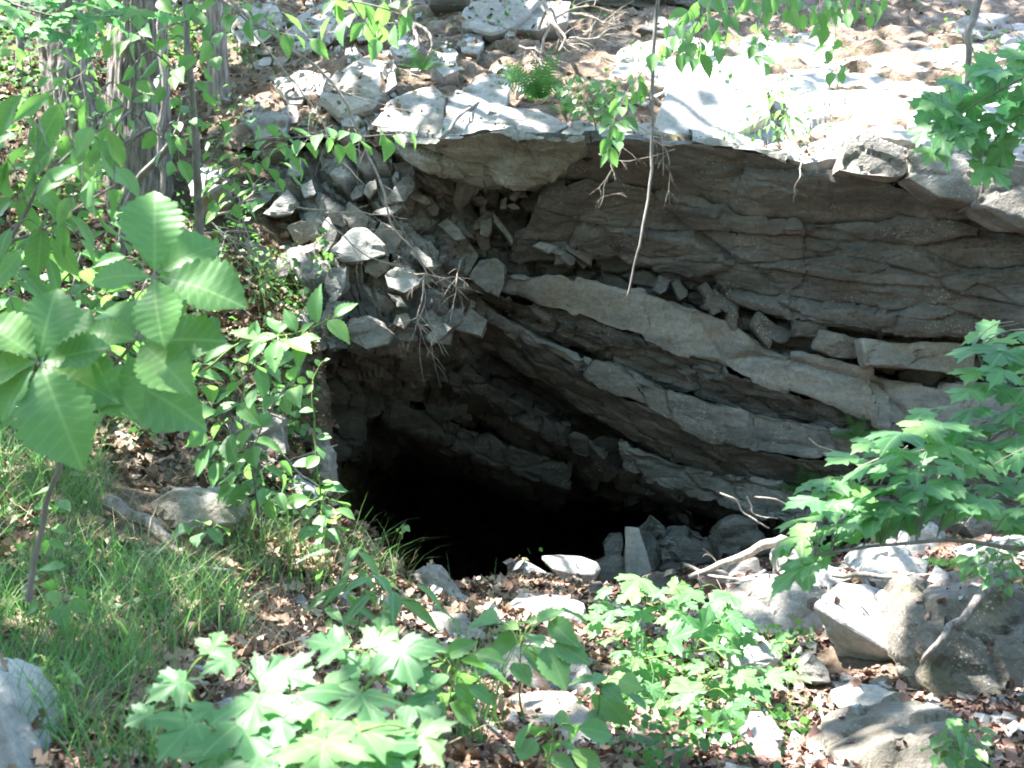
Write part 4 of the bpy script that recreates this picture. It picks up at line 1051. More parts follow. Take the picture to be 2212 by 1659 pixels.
trees = []
def tree(name, label, pts, radii, seed, ridge, freq, mat="bark", group=None, seg=64):
    base = np.array(pts[0], float)
    root = empty(name, base); tag(root, label, "tree", group)
    v, f = trunk_mesh("trunk", pts, radii, seed, ridge, freq, seg)
    obj("trunk", quad_mesh("trunk", v - base, f, M[mat], True), root)
    trees.append((root, np.array(pts, float)))
    return root
def up(u, v, d, ut, vt, dt, ztop, extra=0.3):
    a, b = P(u, v, d), P(ut, vt, dt)
    dirv = (b - a) / (b - a)[2]
    return [a - dirv * extra, a, b, a + dirv * (ztop * .6), a + dirv * ztop]
tree("tree", "thick furrowed trunk standing on the bank nearest the cave", up(304, 470, 8.3, 295, 0, 8.3, 8.0), [0.25, 0.20, 0.165, 0.12, 0.05], 3, 0.017, 15, seg=120)
tree("tree", "shaggy barked leaning trunk at the far left of the slope", up(160, 300, 9.0, 128, 0, 9.1, 8.5), [0.21, 0.17, 0.15, 0.12, 0.05], 14, 0.02, 12, seg=110)
tree("tree", "slim grey trunk behind the sapling", up(474, 270, 9.2, 462, 0, 9.2, 7.5), [0.10, 0.085, 0.062, 0.05, 0.02], 25, 0.01, 8, seg=36)
tree("tree", "pale thin trunk at the left edge of the view", up(38, 200, 9.6, 48, 0, 9.6, 7.0), [0.04, 0.035, 0.03, 0.02, 0.01], 35, 0.004, 8, "greybark", seg=20)
tree("tree", "tall tree outside the view whose crown shades the cave approach", [(-5.2, 3.2, -1.0), (-5.2, 3.2, -0.6), (-5.0, 3.3, 3), (-4.6, 3.4, 6), (-4.2, 3.5, 9.5)], [0.3, 0.24, 0.2, 0.14, 0.05], 44, 0.02, 9, seg=28)
tree("tree", "tall tree outside the view that shades the right hand boulders", [(5.4, 6.2, -1.2), (5.4, 6.2, -0.5), (5.2, 6.0, 3), (4.4, 5.6, 6), (3.0, 5.2, 9.0)], [0.3, 0.24, 0.2, 0.14, 0.05], 54, 0.02, 9, seg=28)
# vine stem climbing the thick trunk
tv = Tubes(P(352, 470, 8.1)); tv.add(PL([(352, 480, 8.12), (350, 380, 8.1), (345, 280, 8.1), (356, 180, 8.1), (348, 80, 8.1), (350, -40, 8.1)]), 0.022, 0.018, 7, 0.02)
tag(tv.build("climbing_vine", M["bark"]), "dark woody vine climbing the thick furrowed trunk", "vine")

# ================================================================== PLANTS
# big toothed oak leaves, foreground left
hero("oak_sapling", "oak sapling with very large toothed leaves in whorls", "sapling",
     [([(60, 1300, 2.45), (92, 1120, 2.45), (128, 1010, 2.45), (134, 930, 2.45), (180, 850, 2.45), (290, 740, 2.45), (332, 600, 2.4)], 0.0065, 0.003), ([(134, 930, 2.45), (110, 860, 2.4), (85, 785, 2.35)], 0.006, 0.004)],
     [(334, 588, 335, 405, 2.42, -.02), (340, 592, 488, 492, 2.5, -.05), (342, 598, 540, 634, 2.4, .05), (326, 598, 172, 582, 2.4, .02), (334, 604, 334, 748, 2.36, .1), (330, 590, 420, 500, 2.55, -.05),
      (305, 738, 498, 722, 2.4, .04), (304, 742, 408, 818, 2.36, .1), (296, 736, 182, 702, 2.42, .02), (296, 730, 215, 640, 2.5, -.05), (300, 730, 330, 640, 2.5, -.04), (210, 800, 455, 872, 2.5, .03), (220, 795, 300, 905, 2.44, .08),
      (86, 778, 112, 602, 2.32, -.02), (78, 776, -40, 672, 2.3, .02), (92, 784, 225, 742, 2.36, .0), (90, 790, 148, 948, 2.3, .1), (96, 788, 232, 842, 2.4, .05), (74, 790, -30, 900, 2.3, .06), (80, 782, -60, 800, 2.3, .02), (100, 780, 190, 660, 2.45, -.05)],
     "oak", 1, widen=1.12)
spray("birch_sapling", "birch sapling with long drooping leaves at the left edge", "sapling", [([(-60, 700, 2.8), (20, 520, 2.75), (100, 390, 2.7), (180, 310, 2.7), (230, 270, 2.7)], 0.006, 0.002), ([(20, 520, 2.75), (120, 480, 2.7), (240, 400, 2.65)], 0.004, 0.002)],
      [(0, 250), (60, 225), (180, 215), (270, 330), (285, 400), (260, 480), (190, 560), (60, 620), (0, 600)], 38, 2.7, "long", (85, 130), 2, normal=(0.2, -0.7, 0.6), droop=0.9, jit=0.4, sep=0.5)
spray("grey_sapling", "slender grey sapling with hanging oval leaves in front of the trunks", "sapling", [([(440, 640, 6.3), (428, 470, 6.2), (424, 330, 6.1), (412, 180, 6.0), (404, 60, 6.0), (398, -60, 6.0)], 0.026, 0.014), ([(424, 330, 6.1), (370, 310, 6.0), (280, 240, 5.9), (220, 200, 5.9)], 0.006, 0.002), ([(412, 180, 6.0), (330, 110, 5.9), (250, 60, 5.9)], 0.006, 0.002), ([(412, 150, 6.0), (470, 60, 5.9), (500, -20, 5.9)], 0.006, 0.002)],
      [(190, 0), (460, 0), (480, 130), (440, 290), (400, 400), (300, 330), (200, 420), (180, 300), (250, 200)], 62, 5.9, "birch", (42, 62), 3, normal=(0.1, -0.8, 0.5), droop=0.7, jit=0.5, sep=0.5)
tb = Tubes(P(268, 470, 6.6)); tb.add(PL([(262, 640, 6.7), (268, 470, 6.6), (300, 392, 6.5), (348, 338, 6.4), (386, 284, 6.3), (400, 200, 6.2)]), 0.026, 0.012, 8, 0.01)
tag(tb.build("bent_stem", M["greybark"]), "bent pale stem curving up from behind the oak leaves", "stem")
spray("leafy_branch", "fine branch with yellow green leaves over the brush pile", "branch", [([(424, 440, 6.1), (480, 380, 6.0), (560, 330, 5.9), (680, 310, 5.8)], 0.006, 0.002), ([(480, 380, 6.0), (520, 400, 5.9), (600, 420, 5.8)], 0.004, 0.0015), ([(440, 420, 6.1), (470, 300, 6.0), (540, 265, 5.9)], 0.004, 0.0015)],
      [(440, 270), (560, 255), (680, 300), (690, 350), (600, 410), (540, 470), (440, 480)], 46, 5.9, "birch", (32, 50), 4, normal=(0, -0.2, 1), jit=0.3, sep=0.5)
spray("leafy_branch", "straight horizontal branch of dark leaves under the brow", "branch", [([(540, 305, 5.2), (640, 296, 5.1), (760, 292, 5.0), (890, 294, 5.0)], 0.004, 0.0015)],
      [(600, 288), (720, 282), (905, 288), (900, 312), (760, 330), (640, 330)], 16, 5.05, "birch", (44, 62), 5, normal=(0, -0.2, 1), droop=0.5, sep=0.5)
spray("leafy_branch", "drooping branch of oval leaves at the top centre", "branch", [([(600, -60, 4.2), (700, -10, 4.1), (800, 10, 4.0), (880, 30, 4.0)], 0.005, 0.002), ([(760, 0, 4.0), (790, 50, 4.0), (810, 80, 4.0)], 0.003, 0.0015)],
      [(700, 0), (900, 0), (895, 60), (820, 110), (780, 70), (700, 60)], 17, 4.0, "birch", (48, 66), 6, normal=(0, -0.8, 0.5), droop=0.9, sep=0.5)
spray("leafy_branch", "leafy twig crossing in front of the slanted grey rock", "branch", [([(440, -40, 4.6), (500, 20, 4.5), (560, 60, 4.5), (640, 80, 4.4)], 0.005, 0.002)],
      [(470, 0), (560, 20), (660, 50), (690, 100), (600, 100), (500, 60)], 13, 4.5, "birch", (40, 58), 7, normal=(0, -0.7, 0.6), droop=0.7, sep=0.6)
spray("leafy_branch", "bright maple spray in the top left corner", "branch", [([(-60, -30, 5.0), (60, 20, 4.9), (160, 40, 4.9), (300, 30, 4.8)], 0.006, 0.002)],
      [(0, 0), (380, 0), (360, 40), (230, 60), (200, 110), (120, 100), (60, 60), (0, 60)], 34, 4.9, "maple", (36, 60), 8, normal=(0, -0.6, 0.7), sep=0.45)
spray("shrub", "tangle of small leaved saplings on the slope below the trunks", "shrub", [([(100, 760, 6.3), (120, 620, 6.2), (100, 480, 6.1), (140, 360, 6.1)], 0.008, 0.002), ([(120, 620, 6.2), (220, 520, 6.1), (260, 420, 6.1)], 0.005, 0.002), ([(120, 640, 6.2), (30, 520, 6.1), (20, 400, 6.1)], 0.005, 0.002), ([(150, 700, 6.2), (330, 640, 6.1), (420, 560, 6.1)], 0.005, 0.002)],
      [(0, 280), (200, 300), (250, 420), (380, 480), (450, 560), (480, 720), (300, 760), (0, 760)], 150, 6.15, "birch", (34, 58), 91, normal=(0, -0.5, 0.8), jit=0.45, sep=0.42)
spray("shrub", "pale leafy saplings high at the left edge between the trunks", "shrub", [([(60, 330, 8.0), (70, 200, 8.0), (60, 60, 8.0)], 0.008, 0.002), ([(70, 220, 8.0), (200, 140, 7.9), (230, 60, 7.9)], 0.005, 0.002)],
      [(0, 60), (120, 80), (240, 60), (250, 250), (200, 330), (0, 330)], 70, 7.9, "birch", (28, 46), 92, normal=(0, -0.5, 0.8), jit=0.45, sep=0.45)
spray("shrub", "low shrub of pale leaves behind the oak sapling", "shrub", [([(120, 960, 4.6), (110, 800, 4.5), (150, 650, 4.4)], 0.006, 0.002), ([(110, 850, 4.5), (40, 700, 4.4), (10, 600, 4.4)], 0.005, 0.002), ([(110, 850, 4.5), (250, 720, 4.4), (320, 600, 4.5)], 0.005, 0.002)],
      [(0, 560), (120, 540), (260, 560), (420, 640), (430, 760), (400, 880), (230, 900), (0, 900)], 90, 4.5, "birch", (50, 80), 9, normal=(0, -0.5, 0.8), jit=0.4, sep=0.5)
spray("shrub", "leafy shrub with oval leaves beside the cave jamb", "shrub", [([(560, 1120, 5.0), (540, 980, 4.9), (520, 860, 4.8), (560, 760, 4.7)], 0.006, 0.002), ([(540, 980, 4.9), (600, 860, 4.8), (650, 800, 4.8)], 0.004, 0.002), ([(540, 980, 4.9), (460, 900, 4.8), (400, 830, 4.8)], 0.004, 0.002)],
      [(390, 760), (480, 740), (560, 740), (640, 780), (640, 850), (600, 900), (560, 1060), (500, 1080), (440, 1000), (400, 900)], 46, 4.8, "birch", (52, 84), 10, normal=(0, -0.6, 0.75), jit=0.35, sep=0.5)
spray("shrub", "small herb shrub with drooping leaves on the litter below the jamb", "shrub", [([(570, 1170, 5.0), (565, 1100, 5.0), (560, 1030, 5.0)], 0.003, 0.0015)],
      [(480, 1000), (560, 980), (620, 1010), (610, 1100), (540, 1110), (490, 1060)], 16, 5.0, "birch", (46, 66), 11, normal=(0, -0.6, 0.75), droop=0.7, sep=0.5)
hero("sunlit_branch", "glowing sunlit branch of toothed leaves left of the cave", "branch", [([(440, 800, 4.1), (520, 740, 4.05), (600, 726, 4.0), (660, 712, 4.0), (706, 692, 3.95), (730, 682, 3.95)], 0.004, 0.0015), ([(600, 726, 4.0), (650, 735, 4.0)], 0.002, 0.001)],
     [(686, 700, 680, 616, 3.98, 0.02), (722, 686, 764, 642, 3.95, .0), (708, 692, 752, 732, 3.93, .06), (640, 718, 618, 662, 4.0, .0), (650, 722, 674, 690, 4.0, .02), (600, 726, 520, 735, 4.0, .02), (610, 722, 575, 682, 4.02, -.04), (560, 735, 500, 712, 4.04, .0),
      (640, 735, 560, 766, 3.97, .05), (620, 735, 680, 765, 3.95, .08), (575, 735, 530, 770, 3.98, .05), (650, 735, 640, 790, 3.95, .05), (540, 735, 555, 690, 4.05, -.02), (590, 728, 630, 690, 4.02, -.02), (600, 735, 590, 800, 3.95, .06), (640, 735, 690, 725, 3.96, .03)], "birch", 12, "greenstem", 1.05, 0.6)
hero("tall_herb", "tall thin sunlit herb stem rising in front of the dark cave", "herb", [([(702, 1200, 5.2), (696, 1100, 5.2), (684, 1000, 5.2), (678, 900, 5.2), (676, 830, 5.2), (690, 790, 5.2), (706, 772, 5.2)], 0.005, 0.0018)],
     [(676, 820, 664, 800, 5.2, 0), (676, 830, 662, 848, 5.18, .02), (678, 860, 690, 864, 5.2, 0), (680, 888, 646, 886, 5.2, .01), (680, 925, 698, 935, 5.2, .01), (682, 945, 712, 942, 5.2, .02), (684, 965, 700, 985, 5.18, .03), (686, 1000, 636, 996, 5.2, .02), (690, 985, 660, 1010, 5.15, .06),
      (692, 1055, 742, 1048, 5.2, .03), (692, 1045, 720, 1040, 5.2, 0), (700, 782, 712, 772, 5.2, 0), (690, 792, 682, 776, 5.2, 0)], "round", 13, "greenstem", 1.0, 0.5)
spray("herb", "clump of round pale leaves at the foot of the tall herb", "herb", [([(705, 1230, 5.1), (700, 1150, 5.1), (695, 1090, 5.1)], 0.004, 0.002)],
      [(640, 1080), (690, 1050), (745, 1060), (760, 1110), (740, 1160), (670, 1160)], 17, 5.1, "round", (44, 64), 14, "greenstem", normal=(0, -0.5, 0.85), sep=0.5)
spray("herb", "upright lance leaved herb below the round leaved clump", "herb", [([(720, 1400, 4.6), (715, 1300, 4.6), (710, 1200, 4.6)], 0.003, 0.0015), ([(770, 1400, 4.5), (775, 1300, 4.5), (780, 1200, 4.5)], 0.003, 0.0015)],
      [(680, 1190), (760, 1180), (830, 1220), (840, 1300), (800, 1380), (690, 1360)], 18, 4.55, "lance", (70, 100), 15, "greenstem", normal=(0, -0.4, 0.9), sep=0.45)
# foreground maple
hero("maple_sapling", "big leaved maple sapling in the near foreground", "sapling",
     [([(640, 1900, 2.1), (620, 1700, 2.1), (600, 1560, 2.1), (560, 1480, 2.15)], 0.007, 0.003), ([(620, 1680, 2.1), (760, 1520, 2.1), (850, 1420, 2.15)], 0.005, 0.003), ([(620, 1700, 2.1), (450, 1560, 2.1), (400, 1470, 2.15)], 0.005, 0.003), ([(620, 1720, 2.05), (720, 1640, 1.95), (780, 1580, 1.95)], 0.005, 0.003)],
     [(862, 1388, 900, 1500, 2.15, .10), (455, 1410, 492, 1325, 2.15, -.05), (500, 1425, 420, 1440, 2.1, .05), (400, 1470, 300, 1500, 2.1, .05), (560, 1470, 640, 1400, 2.15, -.03), (600, 1450, 690, 1470, 2.1, .05), (560, 1500, 500, 1600, 2.0, .12),
      (640, 1500, 720, 1560, 2.05, .1), (460, 1530, 380, 1560, 2.05, .06), (420, 1560, 330, 1640, 2.0, .1), (520, 1560, 590, 1680, 1.95, .12), (700, 1480, 790, 1490, 2.1, .06), (780, 1450, 720, 1380, 2.18, -.02), (800, 1400, 880, 1330, 2.2, -.03), (740, 1400, 640, 1370, 2.2, 0),
      (860, 1440, 960, 1470, 2.15, .06), (760, 1560, 850, 1640, 1.98, .12), (700, 1600, 680, 1720, 1.9, .12), (640, 1600, 560, 1680, 1.92, .1), (800, 1620, 900, 1680, 1.95, .08), (480, 1620, 400, 1700, 1.95, .1), (330, 1540, 250, 1570, 2.05, .04), (820, 1380, 830, 1300, 2.25, -.04),
      (880, 1520, 980, 1550, 2.1, .06), (600, 1540, 620, 1640, 1.96, .1), (700, 1530, 600, 1540, 2.02, .05), (780, 1500, 830, 1580, 2.04, .1), (360, 1500, 350, 1430, 2.15, -.02), (900, 1580, 960, 1660, 2.0, .1), (560, 1640, 480, 1740, 1.88, .1), (740, 1660, 780, 1760, 1.86, .1)],
     "maple", 16, "greenstem", 1.0, 0.55, shrink=0.8)
for k, (lab, b, pl, n, d, kd, pxs) in enumerate([
    ("toothed herb with broad leaves over the flat topped white rock", [(1130, 1560, 3.1), (1125, 1480, 3.1), (1120, 1400, 3.1)], [(1030, 1340), (1110, 1310), (1240, 1320), (1240, 1400), (1180, 1470), (1080, 1440)], 12, 3.1, "herb", (80, 110)),
    ("toothed herb of several stems above the splintered slate", [(950, 1640, 2.9), (960, 1560, 2.9), (980, 1460, 2.9)], [(870, 1420), (960, 1400), (1060, 1410), (1080, 1480), (1000, 1540), (900, 1540)], 20, 2.9, "herb", (60, 95)),
    ("herb with round toothed leaves at the bottom edge", [(1180, 1720, 3.0), (1185, 1650, 3.0), (1190, 1590, 3.0)], [(1130, 1560), (1210, 1550), (1285, 1570), (1270, 1640), (1200, 1650), (1140, 1620)], 11, 3.0, "round", (64, 92)),
    ("small herb with drooping leaves beside the broad brown rock", [(1290, 1620, 3.4), (1292, 1560, 3.4), (1295, 1500, 3.4)], [(1240, 1470), (1300, 1455), (1380, 1480), (1370, 1550), (1290, 1550)], 9, 3.4, "herb", (60, 86)),
    ("herb with pointed leaves behind the big maple leaf", [(830, 1420, 3.3), (825, 1340, 3.3), (820, 1280, 3.3)], [(740, 1260), (840, 1240), (1010, 1300), (1000, 1330), (880, 1340), (760, 1330)], 10, 3.3, "lance", (90, 130)),
    ("weedy herb among the grass at the left edge", [(60, 1240, 3.8), (70, 1180, 3.8), (80, 1110, 3.8)], [(0, 1060), (90, 1040), (150, 1090), (140, 1180), (30, 1190)], 13, 3.8, "birch", (40, 64)),
    ("weedy herb with kinked stem in the lower left grass", [(110, 1420, 3.4), (130, 1340, 3.4), (120, 1260, 3.4)], [(60, 1220), (160, 1210), (180, 1300), (150, 1370), (70, 1350)], 11, 3.4, "herb", (44, 66)),
    ("weedy herb low in the grass near the bottom corner", [(90, 1560, 3.0), (95, 1500, 3.0), (100, 1450, 3.0)], [(30, 1420), (120, 1400), (170, 1450), (130, 1520), (50, 1510)], 10, 3.0, "lance", (60, 90)),
    ("two leaved herb standing over the fallen bank branch", [(430, 1240, 4.6), (430, 1200, 4.6), (428, 1160, 4.6)], [(380, 1130), (420, 1120), (490, 1130), (480, 1170), (400, 1180)], 6, 4.6, "herb", (44, 60)),
    ("tiny seedling beside the dark stick on the litter", [(390, 1280, 4.4), (392, 1250, 4.4)], [(360, 1220), (420, 1215), (420, 1260), (370, 1260)], 5, 4.4, "round", (22, 32)),
]):
    spray("herb", lab, "herb", [(b, 0.004, 0.0018)], pl, n, d, kd, pxs, 40 + k, "greenstem", normal=(0, -0.55, 0.8), sep=0.45, stemname="stem")
# sunlit maple seedlings
spray("maple_seedlings", "sunlit low maple seedlings sprawling over the litter", "seedlings",
      [([(1700, 1600, 4.4), (1620, 1480, 4.4), (1540, 1400, 4.5), (1440, 1330, 4.7), (1360, 1280, 4.9)], 0.006, 0.002), ([(1620, 1480, 4.4), (1500, 1500, 4.3), (1420, 1540, 4.2)], 0.004, 0.002), ([(1540, 1400, 4.5), (1400, 1420, 4.5), (1320, 1440, 4.6)], 0.004, 0.002), ([(1540, 1400, 4.5), (1570, 1320, 4.7), (1560, 1280, 4.9)], 0.004, 0.002), ([(1440, 1330, 4.7), (1340, 1330, 4.8), (1270, 1320, 4.9)], 0.004, 0.002)],
      [(1240, 1320), (1300, 1270), (1370, 1250), (1470, 1265), (1590, 1290), (1625, 1370), (1620, 1420), (1700, 1440), (1690, 1490), (1600, 1530), (1560, 1590), (1450, 1640), (1390, 1580), (1350, 1500), (1300, 1460), (1330, 1400)],
      98, lambda u, v: np.interp(v, [1250, 1640], [4.9, 4.0]), "maple", (30, 72), 18, "greenstem", normal=(-0.1, -0.5, 0.85), jit=0.3, droop=0.25, sep=0.5)
# right hand maple bough
spray("maple_bough", "broad maple bough reaching in from the edge below the ledges", "branch",
      [([(2420, 1180, 3.3), (2212, 1185, 3.25), (2060, 1170, 3.2), (1900, 1180, 3.15), (1760, 1200, 3.1)], 0.009, 0.003), ([(2420, 1060, 3.5), (2212, 1085, 3.45), (2050, 1060, 3.4), (1900, 1050, 3.4), (1760, 1080, 3.35)], 0.008, 0.002), ([(2420, 960, 3.6), (2212, 960, 3.55), (2060, 960, 3.5), (1950, 990, 3.5)], 0.008, 0.002), ([(2420, 860, 3.7), (2212, 850, 3.6), (2130, 800, 3.6), (2100, 740, 3.6)], 0.006, 0.002)],
      [(1700, 1250), (1690, 1200), (1680, 1140), (1720, 1070), (1860, 950), (1990, 890), (2080, 850), (2075, 770), (2110, 715), (2260, 680), (2300, 900), (2300, 1130), (2150, 1130), (2000, 1110), (1940, 1140), (1850, 1160), (1740, 1250)],
      100, lambda u, v: np.interp(v, [700, 1290], [3.65, 3.0]), "maple", (54, 112), 19, "greybark", normal=(-0.1, -0.22, 0.97), jit=0.24, droop=0.22, sep=0.42, out=(-0.6, -0.35, -0.1))
spray("maple_branch", "dark maple branch hanging in at the upper edge", "branch", [([(2400, 120, 4.3), (2250, 150, 4.2), (2130, 210, 4.2), (2040, 270, 4.2)], 0.006, 0.002), ([(2250, 150, 4.2), (2180, 260, 4.2), (2120, 340, 4.2)], 0.004, 0.002)],
      [(1985, 260), (2050, 180), (2140, 140), (2260, 70), (2260, 290), (2190, 310), (2160, 390), (2110, 380), (2090, 320), (2000, 350)], 44, 4.2, "maple", (58, 88), 20, normal=(0, -0.8, 0.5), droop=0.6, sep=0.42)
# hanging vine and leafy twigs in front of the overhang
spray("hanging_vine", "long bare vine hanging over the brow with a leafy side shoot", "vine",
      [([(1425, -60, 6.4), (1412, 120, 6.4), (1408, 260, 6.35), (1404, 400, 6.35), (1384, 510, 6.3), (1368, 580, 6.3), (1356, 640, 6.3)], 0.012, 0.004), ([(1412, 110, 6.4), (1390, 150, 6.3), (1350, 210, 6.25), (1320, 280, 6.2), (1314, 340, 6.2)], 0.004, 0.0015)],
      [(1304, 345), (1304, 270), (1330, 205), (1370, 165), (1400, 180), (1375, 230), (1350, 290), (1325, 350)], 24, 6.25, "birch", (38, 54), 21, normal=(0.2, -0.85, 0.5), droop=0.9, sep=0.4)
spray("leafy_branch", "pale green leafy branch dangling beside the hanging vine", "branch", [([(1560, -60, 5.8), (1520, 20, 5.8), (1490, 80, 5.8), (1440, 120, 5.8), (1400, 130, 5.8)], 0.005, 0.0015), ([(1500, 60, 5.8), (1510, 110, 5.8), (1500, 150, 5.8)], 0.003, 0.0015)],
      [(1400, 130), (1440, 60), (1480, 0), (1600, 0), (1570, 100), (1510, 150), (1460, 150)], 34, 5.8, "birch", (40, 58), 22, normal=(0.1, -0.85, 0.5), droop=0.9, sep=0.4)
spray("leafy_branch", "thin twig of dangling leaves before the white slab", "branch", [([(1660, -60, 5.8), (1650, 20, 5.8), (1634, 80, 5.8), (1640, 140, 5.8)], 0.003, 0.0012)], [(1615, 70), (1650, 60), (1665, 110), (1655, 155), (1625, 140)], 8, 5.8, "birch", (32, 44), 23, normal=(0, -0.9, 0.4), droop=1.0, sep=0.5)
spray("leafy_branch", "second short twig of leaves before the white slab", "branch", [([(1810, -60, 5.8), (1805, 40, 5.8), (1800, 110, 5.8), (1795, 180, 5.8)], 0.003, 0.0012)], [(1770, 100), (1810, 90), (1825, 150), (1810, 195), (1775, 160)], 8, 5.8, "birch", (30, 42), 24, normal=(0, -0.9, 0.4), droop=1.0, sep=0.5)
spray("leafy_branch", "leafy fringe along the top edge above the white slab", "branch", [([(1560, -40, 5.6), (1680, -10, 5.6), (1800, 0, 5.6), (1920, -20, 5.6)], 0.005, 0.002)], [(1590, 0), (1920, 0), (1900, 50), (1820, 40), (1770, 80), (1720, 40), (1640, 40)], 34, 5.6, "birch", (34, 50), 25, normal=(0, -0.8, 0.5), droop=0.8, sep=0.45)
spray("bush", "small dense bush on the brow beside the hanging vine", "bush", [([(1290, 300, 7.3), (1280, 250, 7.2), (1250, 205, 7.2)], 0.005, 0.002), ([(1285, 270, 7.25), (1310, 230, 7.2), (1330, 200, 7.2)], 0.004, 0.002)], [(1200, 190), (1250, 165), (1330, 175), (1350, 220), (1320, 262), (1240, 255)], 90, 7.2, "round", (16, 26), 26, "greenstem", normal=(0, -0.6, 0.7), jit=0.5, sep=0.3)
spray("bush", "airy sunlit weed at the foot of the white slab", "bush", [([(1680, 310, 7.1), (1670, 260, 7.05), (1650, 220, 7.0)], 0.004, 0.0015), ([(1680, 300, 7.1), (1700, 250, 7.05), (1690, 200, 7.0)], 0.003, 0.0015)], [(1610, 200), (1690, 180), (1730, 230), (1740, 300), (1650, 300), (1615, 250)], 40, 7.05, "lance", (26, 40), 27, "greenstem", jit=0.5, sep=0.35)
spray("herb", "leafy herb on the mossy boulder at the edge", "herb", [([(2170, 1300, 4.7), (2160, 1250, 4.7), (2150, 1200, 4.7)], 0.004, 0.002)], [(2060, 1220), (2120, 1175), (2230, 1165), (2240, 1260), (2170, 1285), (2090, 1260)], 60, 4.7, "herb", (22, 40), 28, "greenstem", jit=0.4, sep=0.35)
spray("herb", "dark leafy herb before the low grey boulder at the bottom edge", "herb", [([(2080, 1720, 3.4), (2075, 1660, 3.4), (2070, 1590, 3.4)], 0.004, 0.002)], [(2010, 1570), (2070, 1548), (2140, 1580), (2140, 1680), (2040, 1680), (2000, 1620)], 34, 3.4, "herb", (32, 56), 29, "greenstem", jit=0.4, sep=0.4)
spray("herb", "small plant growing on the jamb in the cave's edge", "herb", [([(640, 960, 6.9), (636, 900, 6.85), (630, 850, 6.8)], 0.004, 0.002)], [(590, 800), (650, 790), (665, 880), (655, 950), (600, 930)], 60, 6.85, "round", (20, 34), 30, "greenstem", normal=(0, -0.8, 0.5), jit=0.5, sep=0.32)
spray("herb", "leafy weed on the broken shoulder between blocks", "herb", [([(690, 600, 7.5), (695, 560, 7.5), (705, 510, 7.5)], 0.003, 0.0015)], [(675, 500), (720, 490), (720, 570), (690, 600), (672, 560)], 22, 7.5, "round", (14, 24), 31, "greenstem", jit=0.5, sep=0.35)
spray("herb", "green creeper tuft on the slope below the squarish rock", "herb", [([(560, 620, 7.6), (570, 570, 7.5), (600, 550, 7.5)], 0.003, 0.0015)], [(520, 540), (600, 530), (690, 600), (680, 680), (580, 700), (520, 640)], 60, 7.5, "round", (12, 22), 32, "greenstem", jit=0.5, sep=0.4)
for k, (u, v, pu, pv, lab) in enumerate([(1700, 1480, 40, 60, "thin seedling on the litter before the wedge boulder"), (1690, 1400, 24, 30, "little sprig beside the pale sunlit stone"), (1720, 1560, 50, 40, "small yellow green sprig on the sunlit litter"), (1350, 1620, 40, 36, "spreading seedling at the bottom edge by the low rock"), (870, 1000 + 150, 10, 12, "tiny sprout at the cave lip")]):
    d = 4.6 if v < 1600 else 3.6
    spray("seedling", lab, "seedling", [([(u, v + pv, d), (u, v, d)], 0.002, 0.001)], [(u - pu, v - pv), (u + pu, v - pv), (u + pu, v + pv * .5), (u - pu, v + pv * .5)], 9, d, "herb", (22, 36), 60 + k, "greenstem", sep=0.5, stemname="stem")

# ---- ferns
def fern(label, u, v, d, px, n, seed, spread=1.0, up_=0.5, group=None):
    rg = random.Random(seed)
    b0 = P(u, v, d)
    root = empty("fern", b0); tag(root, label, "fern", group)
    for i in range(n):
        a = math.pi * (0.08 + 0.84 * (i + 0.5) / n) + rg.uniform(-.15, .15)
        dx, dz = -math.cos(a) * spread, up_ * (0.4 + math.sin(a))
        dy = -rg.uniform(0.1, 0.6)
        L = px * K * d * rg.uniform(.8, 1.1)
        dv = Vector((dx, dy, dz)).normalized()
        vs_, fs = [], []
        m = 15
        for j in range(m):
            t = (j + 1) / (m + 0.5)
            y = t; z = -0.35 * t * t
            w = 0.26 * math.sin(math.pi * min(1, t * 0.82 + 0.16)) * (1.15 - 0.55 * t) + 0.01
            for s in (-1, 1):
                k0 = len(vs_)
                vs_ += [(0, y - 0.018, z), (s * w * .55, y + 0.004, z + 0.012), (s * w, y + 0.055, z - 0.015), (s * w * .5, y + 0.045, z + 0.01), (0, y + 0.022, z)]
                fs.append((k0, k0 + 1, k0 + 2, k0 + 3, k0 + 4) if s > 0 else (k0 + 4, k0 + 3, k0 + 2, k0 + 1, k0))
        for j in range(10):
            t0, t1 = j / 10, (j + 1) / 10
            k0 = len(vs_)
            vs_ += [(-.008, t0, -.35 * t0 * t0 + .003), (.008, t0, -.35 * t0 * t0 + .003), (.006, t1, -.35 * t1 * t1 + .003), (-.006, t1, -.35 * t1 * t1 + .003)]
            fs.append((k0, k0 + 1, k0 + 2, k0 + 3))
        me = mesh_data("frond", vs_, fs, M["fern"])
        o = bpy.data.objects.new("frond", me); o.parent = root
        o.matrix_local = frame(dv, (rg.uniform(-.2, .2), -0.8, 0.8)).to_4x4() @ Matrix.Scale(L, 4)
        col.objects.link(o)
fern("sunlit fern on the litter above the brow", 1165, 215, 7.5, 95, 8, 1, 1.0, 0.9)
fern("dark green fern hugging the brow left of the sunlit fern", 1110, 180, 7.9, 52, 6, 2)
fern("small fern beside the cube shaped grey rock", 915, 150, 8.4, 60, 6, 3)
fern("fern growing on the thin bed of the ledges", 1850, 945, 7.45, 62, 6, 4, 1.2, 0.35)
fern("fern on the lowest ledge above the bough", 1735, 1062, 7.75, 66, 6, 5, 1.2, 0.4)
fern("faint fern on the thick bed near the maple bough", 2010, 925, 7.0, 55, 5, 6, 1.2, 0.3)
fern("sprig of fern on the thin bed beside the dark recess", 1790, 965, 7.6, 26, 5, 7, 1.2, 0.4)
fern("small bright fern under the bough by the pale stones", 2050, 1215, 5.5, 52, 5, 8, 1.3, 0.2)
fern("small fern at the brow below the dark green fern", 1220, 245, 7.4, 40, 6, 9)

